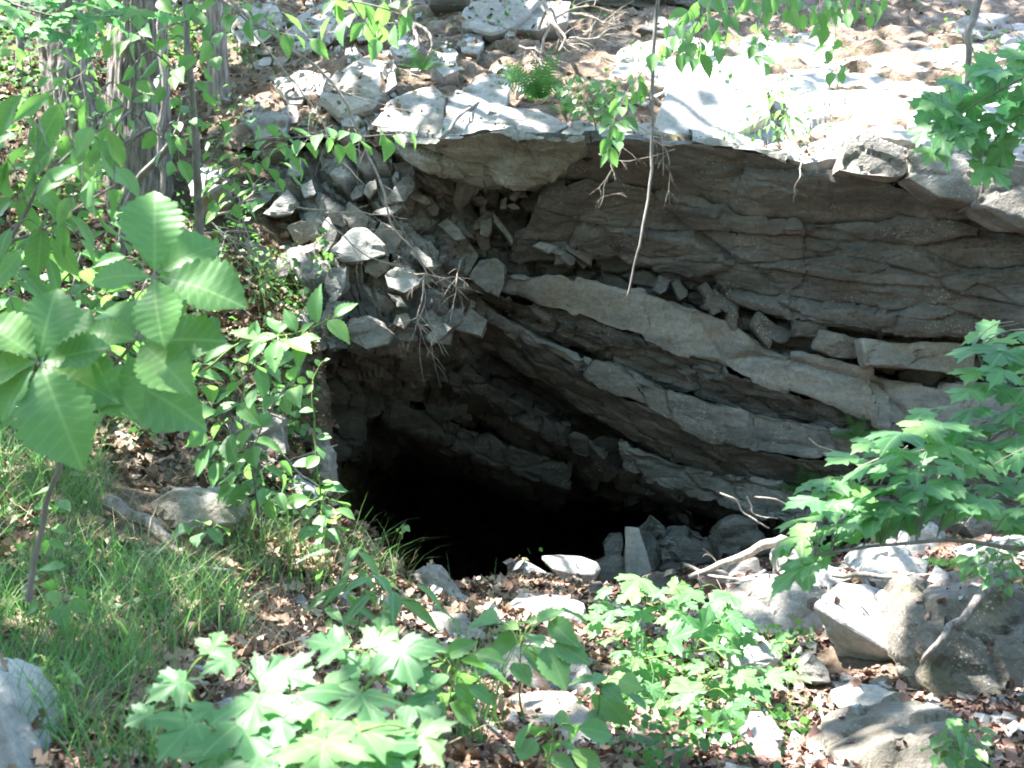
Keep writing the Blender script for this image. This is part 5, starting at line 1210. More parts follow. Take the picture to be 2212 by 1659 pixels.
# ================================================================== TWIGS, STICKS, ROOTS
def twig_thing(name, label, cat, mains, mat="deadwood", subs=0, sublen=60, seed=0, wob=0.012, sub_r=0.5, depthj=0.15, down=0.3):
    """mains = [([(u, v, d)...], r0, r1)]; subs side shoots forked at random"""
    rg = random.Random(seed)
    o0 = P(*mains[0][0][0])
    tb = Tubes(o0)
    paths = [(tb.add(PL(m[0]), m[1], m[2], 6, wob), m) for m in mains]
    for _ in range(subs):
        p, m = rg.choice(paths)
        i = rg.randint(len(p) // 5, len(p) - 2)
        a = p[i]; tg = p[i + 1] - p[i - 1]; tg /= np.linalg.norm(tg) + 1e-9
        L = sublen * K * a[1] * rg.uniform(.4, 1.2)
        dv = tg * rg.uniform(.3, .9) + np.array((rg.uniform(-1, 1), rg.uniform(-.5, .5) , rg.uniform(-1, 1) - down))
        dv /= np.linalg.norm(dv)
        dv2 = dv + np.array((rg.uniform(-.5, .5), rg.uniform(-.3, .3), rg.uniform(-.5, .3) - down * .5)); dv2 /= np.linalg.norm(dv2)
        r = m[1] * sub_r * rg.uniform(.5, 1) * (1 - .5 * i / len(p))
        q = tb.add([a, a + dv * L * .5, a + dv * L * .5 + dv2 * L * .5], r, r * .4, 5, wob * .7)
        if rg.random() < .6:
            e = q[len(q) // 2]; dv3 = dv2 + np.array((rg.uniform(-.9, .9), 0, rg.uniform(-.9, .5))); dv3 /= np.linalg.norm(dv3)
            tb.add([e, e + dv3 * L * .25, e + dv3 * L * .4 + np.array((0, 0, -.02))], r * .6, r * .3, 4, wob * .5)
    return tag(tb.build(name, M[mat]), label, cat)
twig_thing("dead_twig", "long dead twig hanging down across the broken shoulder", "twig", [([(470, -30, 6.9), (540, 40, 6.9), (640, 110, 6.9), (720, 180, 6.9), (770, 270, 6.9), (800, 340, 6.9), (830, 420, 6.9), (850, 490, 6.95), (880, 525, 6.95), (915, 570, 7.0), (912, 650, 7.0), (905, 700, 7.0), (940, 742, 7.0)], 0.011, 0.003)], subs=22, sublen=110, seed=1)
twig_thing("dead_twig", "forked pale dead twigs before the shoulder blocks", "twig", [([(640, 445, 7.0), (720, 455, 7.0), (800, 462, 7.0), (880, 470, 7.0)], 0.006, 0.002), ([(700, 470, 7.0), (780, 545, 7.0), (860, 575, 7.0), (960, 640, 7.05)], 0.005, 0.002)], subs=22, sublen=80, seed=2)
twig_thing("dead_twig", "thin bare twig slanting over the slope above the shoulder", "twig", [([(540, 60, 7.4), (620, 160, 7.4), (690, 250, 7.4), (720, 330, 7.4), (790, 400, 7.4)], 0.007, 0.002), ([(700, 180, 7.6), (780, 215, 7.6), (880, 240, 7.6), (960, 265, 7.6)], 0.005, 0.002)], subs=14, sublen=90, seed=3)
twig_thing("brush_pile", "tangle of pale dead twigs beside the sapling foot", "brush", [([(450, 470, 7.3), (500, 455, 7.3), (545, 420, 7.3), (548, 395, 7.3)], 0.010, 0.005), ([(440, 505, 7.3), (510, 500, 7.3), (570, 510, 7.3)], 0.007, 0.003), ([(440, 540, 7.25), (510, 525, 7.25), (560, 540, 7.25)], 0.007, 0.003), ([(455, 480, 7.25), (500, 520, 7.25), (540, 570, 7.25)], 0.006, 0.003), ([(520, 440, 7.3), (540, 540, 7.3), (535, 640, 7.3)], 0.005, 0.002)], subs=40, sublen=70, seed=4, down=0.1)
twig_thing("dead_branch", "bleached dead branch tangle on the slope near the top", "branch", [([(1165, 130, 8.7), (1180, 70, 8.8), (1215, 30, 8.9), (1270, 15, 8.9), (1330, 25, 8.9)], 0.012, 0.004), ([(1165, 60, 8.8), (1190, 20, 8.8), (1210, 80, 8.7), (1240, 95, 8.6)], 0.014, 0.005), ([(1175, 0, 8.8), (1195, 50, 8.7), (1220, 80, 8.6), (1210, 110, 8.5)], 0.018, 0.008), ([(1240, 30, 8.9), (1300, 45, 8.8), (1340, 60, 8.8)], 0.010, 0.004), ([(1230, 85, 8.5), (1290, 80, 8.5), (1330, 70, 8.5)], 0.008, 0.003)], subs=30, sublen=70, seed=5, down=-.1)
twig_thing("pale_stem", "pale crooked stem at the upper corner", "stem", [([(2125, -40, 6.6), (2108, 30, 6.6), (2090, 70, 6.6), (2094, 110, 6.6), (2088, 170, 6.6), (2090, 260, 6.6)], 0.024, 0.012)], "greybark", 3, 50, 6)
twig_thing("vine_twigs", "bare dangling rootlets around the hanging vine", "twig", [([(1330, 260, 6.6), (1340, 330, 6.6), (1310, 390, 6.6), (1295, 450, 6.6)], 0.004, 0.0015), ([(1400, 300, 6.4), (1440, 330, 6.4), (1445, 440, 6.4)], 0.004, 0.0015), ([(1290, 330, 6.5), (1360, 350, 6.4), (1460, 320, 6.4)], 0.003, 0.0015), ([(1405, 270, 6.4), (1428, 290, 6.4), (1430, 380, 6.4)], 0.004, 0.0015)], subs=26, sublen=60, seed=7)
twig_thing("rootlet", "single curly rootlet dangling from the brow", "root", [([(1730, 345, 6.85), (1726, 380, 6.8), (1718, 400, 6.8), (1722, 420, 6.8)], 0.005, 0.0015)], subs=3, sublen=16, seed=8)
twig_thing("fallen_branch", "sunlit fallen branch lying across the rubble right of the cave", "branch", [([(1486, 1246, 6.3), (1540, 1226, 6.3), (1600, 1203, 6.3), (1650, 1180, 6.3), (1692, 1162, 6.3)], 0.014, 0.030), ([(1480, 1222, 6.35), (1520, 1236, 6.3), (1570, 1248, 6.25), (1620, 1246, 6.2), (1650, 1230, 6.2)], 0.010, 0.008)], subs=6, sublen=60, seed=9, sub_r=.4)
twig_thing("bare_twig", "thin white bare twig before the lowest ledge", "twig", [([(1556, 1070, 6.4), (1590, 1082, 6.4), (1610, 1108, 6.4), (1660, 1140, 6.4)], 0.006, 0.004), ([(1615, 1070, 6.4), (1624, 1090, 6.4), (1630, 1112, 6.4), (1680, 1120, 6.4)], 0.005, 0.003), ([(1634, 1072, 6.4), (1670, 1076, 6.4), (1705, 1088, 6.4)], 0.005, 0.004), ([(1748, 950, 6.5), (1770, 965, 6.5), (1795, 974, 6.5)], 0.005, 0.004)], subs=0, seed=10)
twig_thing("bank_branch", "thick rotting branch half buried in leaves on the bank", "branch", [([(235, 1085, 4.9), (290, 1112, 4.85), (345, 1150, 4.8), (385, 1190, 4.75), (412, 1240, 4.7)], 0.034, 0.018)], "bark", 3, 70, 11, 0.015)
twig_thing("stick", "long dark stick lying on the dry leaves", "stick", [([(140, 1178, 4.5), (220, 1192, 4.5), (300, 1212, 4.45), (380, 1222, 4.4), (500, 1232, 4.4)], 0.013, 0.009)], "bark", 4, 60, 12)
twig_thing("stick", "crossed white sticks by the cave jamb", "stick", [([(540, 930, 6.0), (600, 975, 6.0), (650, 1030, 6.0), (710, 1065, 5.95)], 0.008, 0.005), ([(590, 1020, 5.95), (650, 985, 5.95), (725, 962, 5.95)], 0.006, 0.003)], subs=4, sublen=40, seed=13)
twig_thing("mossy_root", "gnarled root draped over the edge boulder", "root", [([(2190, 1235, 4.75), (2130, 1275, 4.62), (2085, 1320, 4.52), (2045, 1365, 4.46), (2010, 1400, 4.44), (1990, 1430, 4.46)], 0.022, 0.008)], "bark", 0, 30, 14, 0.02)
twig_thing("stick", "bare stick lying on the slab above the brow", "stick", [([(955, 298, 7.35), (985, 262, 7.5), (1015, 235, 7.7), (1046, 214, 7.9)], 0.012, 0.007)], "greybark", 2, 40, 15)
twig_thing("stick", "pale stick lying along the stones behind the wedge boulder", "stick", [([(1800, 1240, 5.9), (1900, 1245, 5.75), (1990, 1252, 5.65), (2050, 1262, 5.6)], 0.014, 0.01)], "deadwood", 2, 40, 16)
twig_thing("stick", "thin upright stalk on the sunlit litter", "stick", [([(1770, 1500, 4.45), (1774, 1540, 4.4), (1780, 1580, 4.3), (1785, 1610, 4.2)], 0.007, 0.004)], "deadwood", 0, 40, 17)
twig_thing("stick", "reddish stem arching under the toothed herbs", "stick", [([(960, 1470, 3.0), (1010, 1540, 3.0), (1070, 1580, 3.0), (1110, 1640, 3.0)], 0.005, 0.004)], "bark", 2, 40, 18)
twig_thing("dead_twig", "fan of thin twigs hanging from the jumble beside the dark notch", "twig", [([(1000, 560, 7.6), (985, 600, 7.5), (985, 640, 7.5), (970, 700, 7.5)], 0.005, 0.002), ([(880, 590, 7.3), (960, 600, 7.3), (1010, 650, 7.35)], 0.005, 0.002)], subs=16, sublen=70, seed=19)
twig_thing("dead_twig", "slanting bare branch on the slope above the shoulder rocks", "twig", [([(760, -20, 8.2), (720, 60, 8.1), (660, 120, 8.0), (600, 150, 8.0)], 0.008, 0.003)], subs=10, sublen=60, seed=20)
twig_thing("root_mass", "brown exposed root mass under the top ledge", "root", [([(890, 45, 9.0), (900, 80, 8.9), (905, 110, 8.8)], 0.02, 0.006), ([(890, 47, 9.0), (930, 80, 8.9), (930, 115, 8.8)], 0.018, 0.006)], "bark", 24, 40, 21, 0.02, down=0.6)
twig_thing("root_mass", "brown drooping roots under the dead branch tangle", "root", [([(1120, 100, 8.6), (1180, 120, 8.5), (1220, 150, 8.4)], 0.014, 0.005), ([(1140, 106, 8.57), (1165, 140, 8.5), (1180, 180, 8.4)], 0.012, 0.005)], "bark", 24, 50, 22, 0.02, down=0.6)
# ================================================================== STUFF: litter, grass, ground cover, stones too small to count
from mathutils.bvhtree import BVHTree
dg = bpy.context.evaluated_depsgraph_get()
_solid_names = ("rock", "stone", "boulder", "rock_slab", "ledge_rock", "slate_rock", "stone_slab")
def tri_of(o):
    me = o.data
    n = len(me.vertices); v = np.empty(n * 3); me.vertices.foreach_get("co", v)
    v = v.reshape(-1, 3) + np.array(o.location)
    return v, [tuple(p.vertices) for p in me.polygons]
allv, allf, off = [], [], 0
for o in [hillside] + [o for o in scene.objects if o.type == 'MESH' and o.parent is None and o.name.split(".")[0] in _solid_names]:
    v, f = tri_of(o)
    allv.append(v); allf += [tuple(i + off for i in q) for q in f]; off += len(v)
solid = BVHTree.FromPolygons([tuple(v) for v in np.concatenate(allv)], allf)
def surf(x, y, zmax=6.0):
    """top surface at x, y: a rock or the upper slope if there, else the ground (cave floor is reached only from below the brow)"""
    gz = float(ground_z([x], [y])[0])
    h = solid.ray_cast(Vector((x, y, zmax)), Vector((0, 0, -1)))
    if h[0] is not None and h[0].z > gz: return h[0], h[1]
    return Vector((x, y, gz)), Vector((0, 0, 1))

def proj(p):
    return 1106 + p[:, 0] / (K * p[:, 1]), 829.5 - p[:, 2] / (K * p[:, 1])

def scatter_mesh(name, mat, pts, nrm, sizes, shape_v, shape_f, rng, tilt=0.35, squash=(0.7, 1.2)):
    """one mesh holding many small pieces"""
    n = len(pts); m = len(shape_v)
    up_ = nrm + rng.normal(0, tilt, (n, 3)); up_ /= np.linalg.norm(up_, axis=1, keepdims=True)
    a = rng.normal(0, 1, (n, 3)); x = np.cross(a, up_); x /= np.linalg.norm(x, axis=1, keepdims=True)
    y = np.cross(up_, x)
    s = np.asarray(shape_v)
    sq = rng.uniform(*squash, n); curl = rng.uniform(-1.0, 1.6, n)
    V = (pts[:, None, :] + sizes[:, None, None] * (x[:, None, :] * s[None, :, 0, None] * sq[:, None, None] + y[:, None, :] * s[None, :, 1, None] + up_[:, None, :] * (s[None, :, 2, None] * curl[:, None, None])))
    F = (np.asarray(shape_f)[None] + (np.arange(n) * m)[:, None, None]).reshape(-1, len(shape_f[0]))
    return obj(name, quad_mesh(name, V.reshape(-1, 3), F, mat, True))

# curled dry leaves: a pointed one and a lobed one, 3 x 6 grids
def dry(rows_):
    v = []
    for iy, (yy, wl, wr) in enumerate(rows_):
        for c in (-1, 0, 1):
            ww = wl if c < 0 else wr
            v.append((c * ww, yy + (0.05 if c and iy % 2 else 0), 0.55 * abs(c) * ww + 0.35 * yy * yy + 0.07 * ((iy * 5 + c) % 3 - 1)))
    return v, [(r * 3 + c, r * 3 + c + 1, r * 3 + c + 4, r * 3 + c + 3) for r in range(len(rows_) - 1) for c in range(2)]
lv, lf = dry(((-0.62, 0.02, 0.02), (-0.42, 0.16, 0.2), (-0.15, 0.34, 0.28), (0.1, 0.26, 0.3), (0.35, 0.15, 0.12), (0.6, 0.01, 0.01)))
lv2, lf2 = dry(((-0.6, 0.02, 0.02), (-0.4, 0.30, 0.22), (-0.22, 0.10, 0.12), (0.02, 0.46, 0.40), (0.2, 0.12, 0.16), (0.36, 0.26, 0.22), (0.62, 0.01, 0.01)))

def field(n, xr, yr, keep, rng, upper=False):
    P_, N_ = [], []
    xs = rng.uniform(*xr, n); ys = rng.uniform(*yr, n)
    for x, y in zip(xs, ys):
        if upper:
            h = solid.ray_cast(Vector((x, y, 9)), Vector((0, 0, -1)))
            if h[0] is None: continue
            p, nn = h[0], h[1]
        else:
            gz = f_cache(x, y)
            p, nn = Vector((x, y, gz)), Vector((0, 0, 1))
            if not (y > 7.2 and x > -1.0):
                h = solid.ray_cast(Vector((x, y, 3.0)), Vector((0, 0, -1)))
                if h[0] is not None and h[0].z > gz:
                    if rng.random() < 0.93: continue
                    p, nn = h[0], h[1]
        P_.append(p[:]); N_.append(nn[:])
    P_ = np.array(P_); N_ = np.array(N_)
    u, v = proj(P_)
    k = keep(u, v, P_) & (u > -150) & (u < 2360) & (v < 1800) & (v > -60)
    return P_[k], N_[k]
# fast lookup of ground height
_zi = GZ
def f_cache(x, y):
    i = np.searchsorted(gx, x) - 1; j2 = np.searchsorted(gy, y) - 1
    i = min(max(i, 0), len(gx) - 2); j2 = min(max(j2, 0), len(gy) - 2)
    tx = (x - gx[i]) / (gx[i + 1] - gx[i]); ty = (y - gy[j2]) / (gy[j2 + 1] - gy[j2])
    return float(_zi[j2, i] * (1 - tx) * (1 - ty) + _zi[j2, i + 1] * tx * (1 - ty) + _zi[j2 + 1, i] * (1 - tx) * ty + _zi[j2 + 1, i + 1] * tx * ty)

rng = np.random.default_rng(3)
keep_all = lambda u, v, p: np.ones(len(u), bool)
p1, n1 = field(13000, (-4.2, 0.4), (2.2, 8.0), lambda u, v, p: (fbm(p * 1.6, 3, 61) > -0.75), rng)
p1[:, 2] += 0.012
lit = scatter_mesh("leaf_litter", M["litter"], p1, n1, (.035 + .07 * rng.random(len(p1)) ** 1.6) * np.interp(p1[:, 1], [2.4, 4.2], [.6, 1.0]), lv2, lf2, rng, 0.5)
tag(lit, "tan dry oak and maple leaves covering the bank", "leaf litter", kind="stuff")
p2, n2 = field(34000, (-1.0, 3.6), (2.6, 8.4), keep_all, rng)
p2[:, 2] += 0.008
lit2 = scatter_mesh("leaf_litter", M["redlitter"], p2, n2, .014 + .05 * rng.random(len(p2)) ** 1.8, lv, lf, rng, 0.6)
tag(lit2, "reddish brown broken leaf litter on the cave approach", "leaf litter", kind="stuff")
p3, n3 = field(5000, (-3.8, 4.5), (7.0, 11.5), lambda u, v, p: (fbm(p * 1.3 + 9, 3, 62) > -0.15) & ((u < 1420) | (v < 90) | (v > 300)), rng, True)
p3[:, 2] += 0.01
lit3 = scatter_mesh("leaf_litter", M["litter"], p3, n3, .02 + .055 * rng.random(len(p3)) ** 1.6, lv, lf, rng, 0.6)
tag(lit3, "brown leaf litter on the slope above the overhang", "leaf litter", kind="stuff")
# left hillside litter behind the trees
p4, n4 = field(7000, (-4.5, -0.6), (6.5, 11), lambda u, v, p: (fbm(p * 1.5 + 3, 3, 63) > -0.2), rng)
p4[:, 2] += 0.01
lit4 = scatter_mesh("leaf_litter", M["litter"], p4, n4, .035 + .07 * rng.random(len(p4)) ** 1.6, lv2, lf2, rng, 0.6)
tag(lit4, "pale leaf litter on the steep slope around the trunks", "leaf litter", kind="stuff")

# small stones
cube = np.array([(-.5, -.4, -.3), (.5, -.5, -.3), (.55, .4, -.3), (-.45, .5, -.3), (-.35, -.3, .25), (.4, -.35, .35), (.35, .3, .22), (-.3, .35, .3)])
cubf = [(0, 1, 2, 3), (4, 5, 6, 7), (0, 1, 5, 4), (1, 2, 6, 5), (2, 3, 7, 6), (3, 0, 4, 7)]
p5, n5 = field(1500, (-0.9, 3.4), (3.0, 8.3), keep_all, rng)
p6, n6 = field(1600, (-3.5, 4), (7.2, 11), lambda u, v, p: (u > 480) & (u < 1120), rng, True)
p5 = np.concatenate([p5, p6]); n5 = np.concatenate([n5, n6])
gr = scatter_mesh("gravel", M["grey"], p5, n5, rng.uniform(.02, .08, len(p5)) ** 1.0, cube, cubf, rng, 0.5, (0.6, 1.1))
gr.data.polygons.foreach_set("use_smooth", [False] * len(gr.data.polygons))
tag(gr, "small broken stone chips strewn through the litter", "gravel", kind="stuff")

# grass blades
def blades(name, pts, L, W, mat, rng, label, cat="grass", bend=0.6, lean=0.35):
    n = len(pts); seg = 4
    az = rng.uniform(0, 2 * math.pi, n); az2 = rng.uniform(0, 2 * math.pi, n)
    side = np.stack([np.cos(az2), np.sin(az2), 0 * az], 1)
    ln = np.stack([np.cos(az), np.sin(az), 0 * az], 1)
    V = []
    le = rng.uniform(0, lean, n); be = rng.uniform(0.1, bend, n)
    for i in range(seg + 1):
        t = i / seg
        c = pts + (ln * ((le * t + be * t * t)[:, None]) + np.array((0, 0, 1.0)) * (t - 0.45 * be * t * t * t)[:, None]) * L[:, None]
        w = (W * (1 - t * 0.92) * 0.5)[:, None] * side
        V += [c - w, c + w]
    V = np.stack(V, 1).reshape(-1, 3)
    m = (seg + 1) * 2
    f = np.array([(2 * i, 2 * i + 1, 2 * i + 3, 2 * i + 2) for i in range(seg)])
    F = (f[None] + (np.arange(n) * m)[:, None, None]).reshape(-1, 4)
    return tag(obj(name, quad_mesh(name, V, F, mat, True)), label, cat, kind="stuff")
GP = [(-150, 900), (120, 900), (240, 1000), (230, 1180), (360, 1240), (520, 1280), (520, 1440), (380, 1560), (400, 1700), (-150, 1700)]
def patch(n, xr, yr, keep): 
    x = rng.uniform(*xr, n); y = rng.uniform(*yr, n)
    z = np.array([f_cache(a, b) for a, b in zip(x, y)])
    p = np.stack([x, y, z], 1); u, v = proj(p)
    return p[keep(u, v, p)]
g1 = patch(26000, (-3.5, -0.3), (2.3, 6.4), lambda u, v, p: in_poly_np(u, v, GP) & (fbm(p * 2.6, 3, 66) > 0.02))[:3600]
blades("grass", g1, rng.uniform(.08, .27, len(g1)), rng.uniform(.003, .006, len(g1)), M["grass"], rng, "short green grass growing through the leaves at the left", lean=.6, bend=.8)
g2 = patch(9000, (-3.5, -0.2), (2.4, 6.8), lambda u, v, p: (u < 900) & (fbm(p * 1.9 + 5, 3, 67) > 0.0))[:2800]
blades("dead_grass", g2, rng.uniform(.10, .24, len(g2)), rng.uniform(.002, .004, len(g2)), M["straw"], rng, "dry straw coloured grass lying over the bank", bend=1.4, lean=0.9)
def tuft(u, v, d, n, r, L, label, W=(.003, .006), bend=.6, mat="grass"):
    b = P(u, v, d)
    th_ = rng.uniform(0, 2 * math.pi, n); rr = r * np.sqrt(rng.random(n))
    x = b[0] + rr * np.cos(th_); y = b[1] + rr * np.sin(th_)
    z = np.array([min(f_cache(a, c), b[2] + .08) for a, c in zip(x, y)])
    z = np.where(np.abs(z - b[2]) > .15, b[2], z)
    blades("grass_tuft", np.stack([x, y, z], 1), rng.uniform(*L, n), rng.uniform(*W, n), M[mat], rng, label, "grass", bend)
tuft(590, 1270, 5.0, 140, .24, (.2, .42), "tall bright grass tuft beside the round leaved clump")
tuft(800, 1215, 5.6, 70, .2, (.14, .36), "grass tuft leaning out over the cave lip", bend=.9)
tuft(930, 1720, 3.2, 60, .06, (.18, .34), "upright grass tuft at the bottom edge by the slate", bend=.35)
tuft(1015, 1690, 3.3, 40, .04, (.3, .55), "slim grass tuft before the low rock", bend=.35)
tuft(1060, 1560, 3.6, 14, .05, (.3, .5), "few long arching grass blades over the broad brown rock", bend=.9)
tuft(700, 1290, 5.0, 70, .3, (.1, .25), "dry grass at the foot of the lance leaved herb", mat="straw", bend=1.2)
tuft(500, 1420, 3.9, 26, .1, (.16, .3), "bluish grass blades behind the upright maple leaf", W=(.005, .008))
tuft(640, 215, 9.0, 50, .16, (.12, .28), "bright grass tuft high on the slope", bend=.8)
tuft(560, 140, 9.6, 50, .16, (.12, .25), "sunlit grass under the thin tree", bend=.8)
tuft(840, 30, 10.0, 60, .3, (.12, .25), "grass fringe on the upper slope near the top edge", bend=.8)
tuft(1600, 295, 7.0, 30, .12, (.08, .18), "mossy grass under the massive grey slab", bend=.8)
# low leafy cover on the left slope
ov = [(-.08, -.5, 0), (.08, -.5, 0), (.34, -.05, .06), (.0, -.05, 0), (-.34, -.05, .06), (.0, .5, -.06)]
of = [(0, 1, 2, 3), (0, 3, 4, 4), (3, 2, 5, 5), (4, 3, 5, 5)]
ov4 = [(-.05, -.5, 0), (-.36, -.02, .06), (0, .02, 0), (.36, -.02, .06), (.05, -.5, 0), (0, .5, -.05)]
of4 = [(0, 4, 2, 1), (4, 3, 2, 2), (1, 2, 5, 5), (2, 3, 5, 5)]
def cover(n, xr, yr, keep, sz, h, label, mat="cover", upper=False):
    if upper: p, nn = field(n, xr, yr, keep, rng, True)
    else:
        p = patch(n, xr, yr, keep); nn = np.tile((0, -.4, .8), (len(p), 1))
    p = p.copy(); p[:, 2] += rng.uniform(0.01, h, len(p))
    s = np.array([(x, y, z) for x, y, z in ov4]); fq = [(0, 4, 2, 1), (4, 3, 2, 0)]
    # two quads: near half and far half of a leaf folded on its midrib
    s = np.array([(0, -.5, 0), (.33, -.05, .07), (0, .5, -.06), (-.33, -.05, .07)])
    o = scatter_mesh("ground_cover", M[mat], p, nn, rng.uniform(*sz, len(p)), s, [(0, 1, 2, 3)], rng, 0.5, (.7, 1.2))
    tag(o, label, "plants", kind="stuff")
cover(12000, (-5, -1.2), (6.0, 11.2), lambda u, v, p: (u < 560) & (fbm(p * 1.4 + 2, 3, 71) > 0.0), (.03, .075), .35, "low leafy plants growing around the trunks on the slope")
cover(6000, (-3.2, -1.0), (5.6, 8.2), lambda u, v, p: (u > 250) & (u < 700) & (v > 560) & (fbm(p * 2.2 + 7, 3, 72) > 0.05), (.02, .055), .15, "small green creepers under the broken shoulder")
cover(5000, (-3.4, 0.0), (2.4, 6.4), lambda u, v, p: (u < 700) & (fbm(p * 2.4 + 4, 3, 73) > 0.3), (.02, .05), .12, "small seedlings between the grass on the bank")
cover(4000, (0.3, 2.2), (3.2, 5.6), lambda u, v, p: (u > 1330) & (u < 1760) & (v > 1380) & (fbm(p * 2.4 + 4, 3, 74) > 0.0), (.02, .05), .10, "tiny sunlit plants among the maple seedlings")
cover(5000, (-3.2, 3.5), (7.2, 11), lambda u, v, p: (fbm(p * 1.8 + 14, 3, 75) > 0.45), (.02, .05), .12, "scattered small green plants on the upper slope", upper=True)

# ================================================================== the wood behind and beside the viewer, unseen, added to block low sky light
rng = np.random.default_rng(44)
nw = 6500
aw = rng.uniform(math.radians(165), math.radians(375), nw)
rw = rng.uniform(8.0, 13.5, nw)
wp = np.stack([rw * np.cos(aw), 1.5 + rw * np.sin(aw), rng.uniform(-1.2, 8.5, nw)], 1)
wp = wp[(wp[:, 1] < 1.0) | (np.abs(wp[:, 0]) > 0.46 * wp[:, 1] + 3.0)]
wq = np.array([(0, -.5, 0), (.4, -.05, .08), (0, .5, -.1), (-.4, -.05, .08)])
leafage = scatter_mesh("leaf_screen", M["canopy"], wp, np.tile((0, 0, 1.0), (len(wp), 1)), rng.uniform(.5, 1.0, len(wp)), wq, [(0, 1, 2, 3)], rng, 0.9)
tag(leafage, "green wood out of view, added to keep low sky light off the cave", "leaf_screen", kind="stuff")

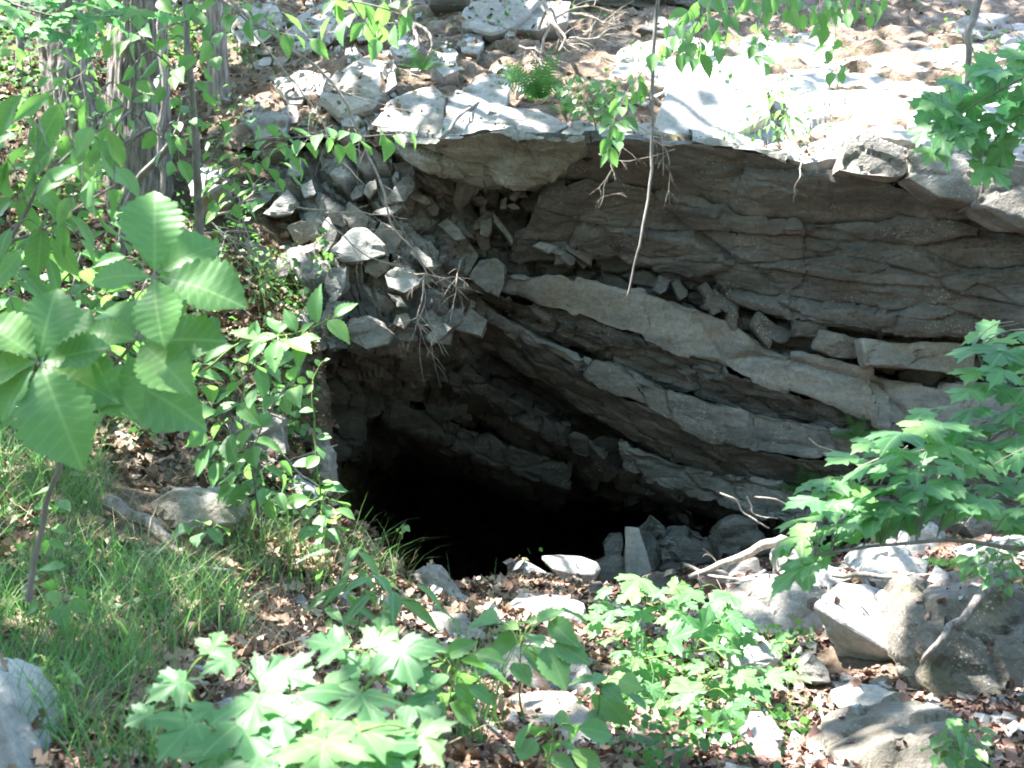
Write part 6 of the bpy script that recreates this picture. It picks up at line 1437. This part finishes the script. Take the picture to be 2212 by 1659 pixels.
# ================================================================== CANOPY: crowns overhead, with the gaps that let the sun through
# each gap: where its light lands (u, v, depth), radius in metres across the beam, share of leaves left in it
gaps = [(30, 250, 9.2, .5, .25), (120, 400, 8.2, .35, .4), (350, 60, 9.8, .4, .2), (200, 330, 8.6, .35, .35), (30, 560, 7.4, .3, .5), (230, 620, 7.2, .25, .5), (100, 1000, 5.2, .15, .5), (330, 1010, 5.6, .12, .5), (200, 1280, 3.9, .1, .5), (1480, 170, 8.4, .55, .15), (1640, 230, 7.7, .5, .12), (1770, 200, 7.8, .5, .12), (1740, 330, 7.1, .35, 0), (1800, 340, 7.0, .3, 0), (1930, 190, 7.8, .45, .35), (2080, 200, 7.6, .5, .35), (1600, 90, 8.9, .5, .15), (1900, 60, 8.7, .5, .2), (2120, 60, 8.6, .4, .3), (1350, 80, 9.3, .5, .1), (1230, 130, 8.7, .4, .3), (1150, 200, 8.0, .3, .3),
        (1290, 210, 7.8, .25, .2), (1040, 110, 8.9, .3, .2), (880, 90, 9.2, .3, .2), (960, 200, 8.2, .25, .2), (640, 170, 8.9, .3, .15), (760, 180, 8.4, .3, .25), (700, 60, 9.6, .35, .2), (1000, 240, 7.6, .2, .4), (870, 260, 7.6, .25, .5),
        (60, 90, 10, .6, .15), (170, 60, 10, .5, .25), (250, 80, 9.6, .35, .1), (380, 120, 9.6, .4, .2), (520, 180, 9.2, .35, .25), (90, 200, 9.4, .5, .3), (430, 40, 10.2, .4, .2), (100, 330, 8.6, .4, .4), (275, 200, 8.2, .22, .0), (280, 60, 8.2, .22, .1), (160, 180, 9.0, .25, .1), (470, 120, 9.2, .15, .1), (40, 420, 8.2, .35, .3), (180, 450, 7.9, .3, .35), (330, 420, 8.1, .2, .3), (560, 270, 8.6, .25, .4), (450, 480, 7.4, .25, .4), (450, 320, 8.0, .3, .4),
        (865, 600, 7.4, .12, 0), (800, 540, 7.5, .10, .1), (880, 410, 7.6, .13, .05), (830, 330, 7.8, .15, .2), (990, 690, 7.7, .12, .25), (740, 480, 7.8, .12, .3), (560, 430, 7.9, .15, .3), (640, 400, 8.0, .12, .4),
        (610, 720, 4.0, .17, 0), (690, 690, 3.95, .16, 0), (540, 735, 4.0, .10, .2), (682, 880, 5.2, .10, 0), (684, 980, 5.2, .10, 0), (690, 1060, 5.2, .14, 0), (700, 1110, 5.1, .16, .1), (620, 1180, 5.0, .16, .2), (610, 1330, 4.6, .16, 0), (600, 1400, 4.3, .10, .2), (780, 1230, 5.5, .15, .3), (760, 1300, 4.6, .12, .4),
        (900, 1240, 5.6, .08, .1), (1180, 1325, 5.5, .24, 0), (1255, 1225, 7.3, .09, 0), (1420, 1300, 4.8, .26, 0), (1530, 1320, 4.8, .26, 0), (1340, 1380, 4.7, .2, .1), (1500, 1420, 4.5, .28, 0), (1590, 1430, 4.4, .28, 0), (1430, 1520, 4.2, .22, .05), (1560, 1520, 4.2, .24, 0), (1640, 1480, 4.4, .18, .1), (1480, 1600, 4.0, .2, .15), (1640, 1600, 3.8, .16, 0), (1650, 1660, 3.6, .14, .05),
        (1280, 1390, 4.9, .15, .1), (1700, 1300, 5.6, .2, .6), (1640, 1300, 5.7, .18, .55), (1830, 1290, 5.25, .13, .25), (1880, 1350, 5.1, .14, .2), (1920, 1400, 5.0, .1, 0), (2040, 1440, 4.5, .06, .2), (1790, 1560, 4.4, .24, .05), (1740, 1590, 4.2, .14, .1), (1730, 1440, 4.7, .1, .2), (1720, 1540, 4.4, .15, .3),
        (1600, 1210, 6.3, .22, .05), (1720, 1210, 6.4, .18, .2), (1900, 1225, 5.9, .2, .35), (2000, 1240, 5.7, .14, .2), (2180, 1180, 5.9, .2, .15), (2050, 1190, 6.1, .12, .3), (1780, 1240, 6.2, .12, .3),
        (880, 1420, 2.15, .06, .4), (690, 1580, 2.0, .06, .5), (580, 1630, 1.95, .06, .4), (800, 1640, 1.95, .06, .3), (1000, 1530, 2.9, .1, .2), (700, 1380, 2.2, .06, .3), (470, 1360, 2.15, .05, .2), (1180, 1400, 3.1, .06, .4), (1250, 1640, 3.0, .07, .2), (450, 640, 2.4, .06, .3), (380, 690, 2.4, .05, .4),
        (1960, 1010, 3.4, .05, .3), (1810, 1130, 3.2, .05, .3), (430, 1100, 4.9, .06, .4)]
S = np.array(SUN[:])
rng = np.random.default_rng(12)
NL = 24000
tx = rng.uniform(-5.2, 5.0, NL); ty = rng.uniform(0.8, 12.2, NL)
tz = np.interp(ty, [1, 6.5, 11], [-1.0, -0.6, 2.5])
h = rng.uniform(6.3, 9.6, NL)
cp = np.stack([tx, ty, tz], 1) + S[None] * h[:, None]
cp[:, 2] = np.maximum(cp[:, 2], 0.36 * np.abs(cp[:, 1]) + 1.2 + rng.random(NL) * .4)
# clumped foliage
cl = fbm(cp * 0.9, 3, 81)
keep = rng.random(NL) < np.clip(0.95 + 0.5 * cl, 0.45, 1)
for (u, v, d, r, left) in gaps:
    q = cp - P(u, v, d)[None]
    q = q - (q @ S)[:, None] * S[None]
    rr = r * (1.0 + 0.35 * vnoise(cp * 2.3 + u, 82)) + 0.075
    hit = np.linalg.norm(q, axis=1) < rr
    keep &= ~(hit & (rng.random(NL) > left))
cp = cp[keep]
own = np.argmin(np.stack([np.linalg.norm(cp[:, :2] - t[1][-1][:2], axis=1) for t in trees]), axis=0)
for k, (root, pts) in enumerate(trees):
    c = cp[own == k]
    if len(c) < 30: continue
    b0 = np.array(root.location)
    s = np.array([(0, -.5, 0), (.34, -.05, .08), (0, .5, -.1), (-.34, -.05, .08)])
    o = scatter_mesh("crown", M["canopy"], c - b0, np.tile((0, 0, 1.0), (len(c), 1)), rng.uniform(.15, .23, len(c)), s, [(0, 1, 2, 3)], rng, 0.45, (.85, 1.3))
    o.parent = root
    tb = Tubes(b0)
    top = pts[-2] * .5 + pts[-1] * .5
    for i in range(14):
        e = c[rng.integers(len(c))]
        a = pts[-3] + (pts[-1] - pts[-3]) * rng.uniform(.2, 1)
        a = np.maximum(a, [-99, -99, 0.36 * abs(a[1]) + .9])
        tb.add([a, (a + e) / 2 + np.array((0, 0, .5)), e], 0.05, 0.01, 6, 0.03)
    tb.build("limb", M["bark"], root)
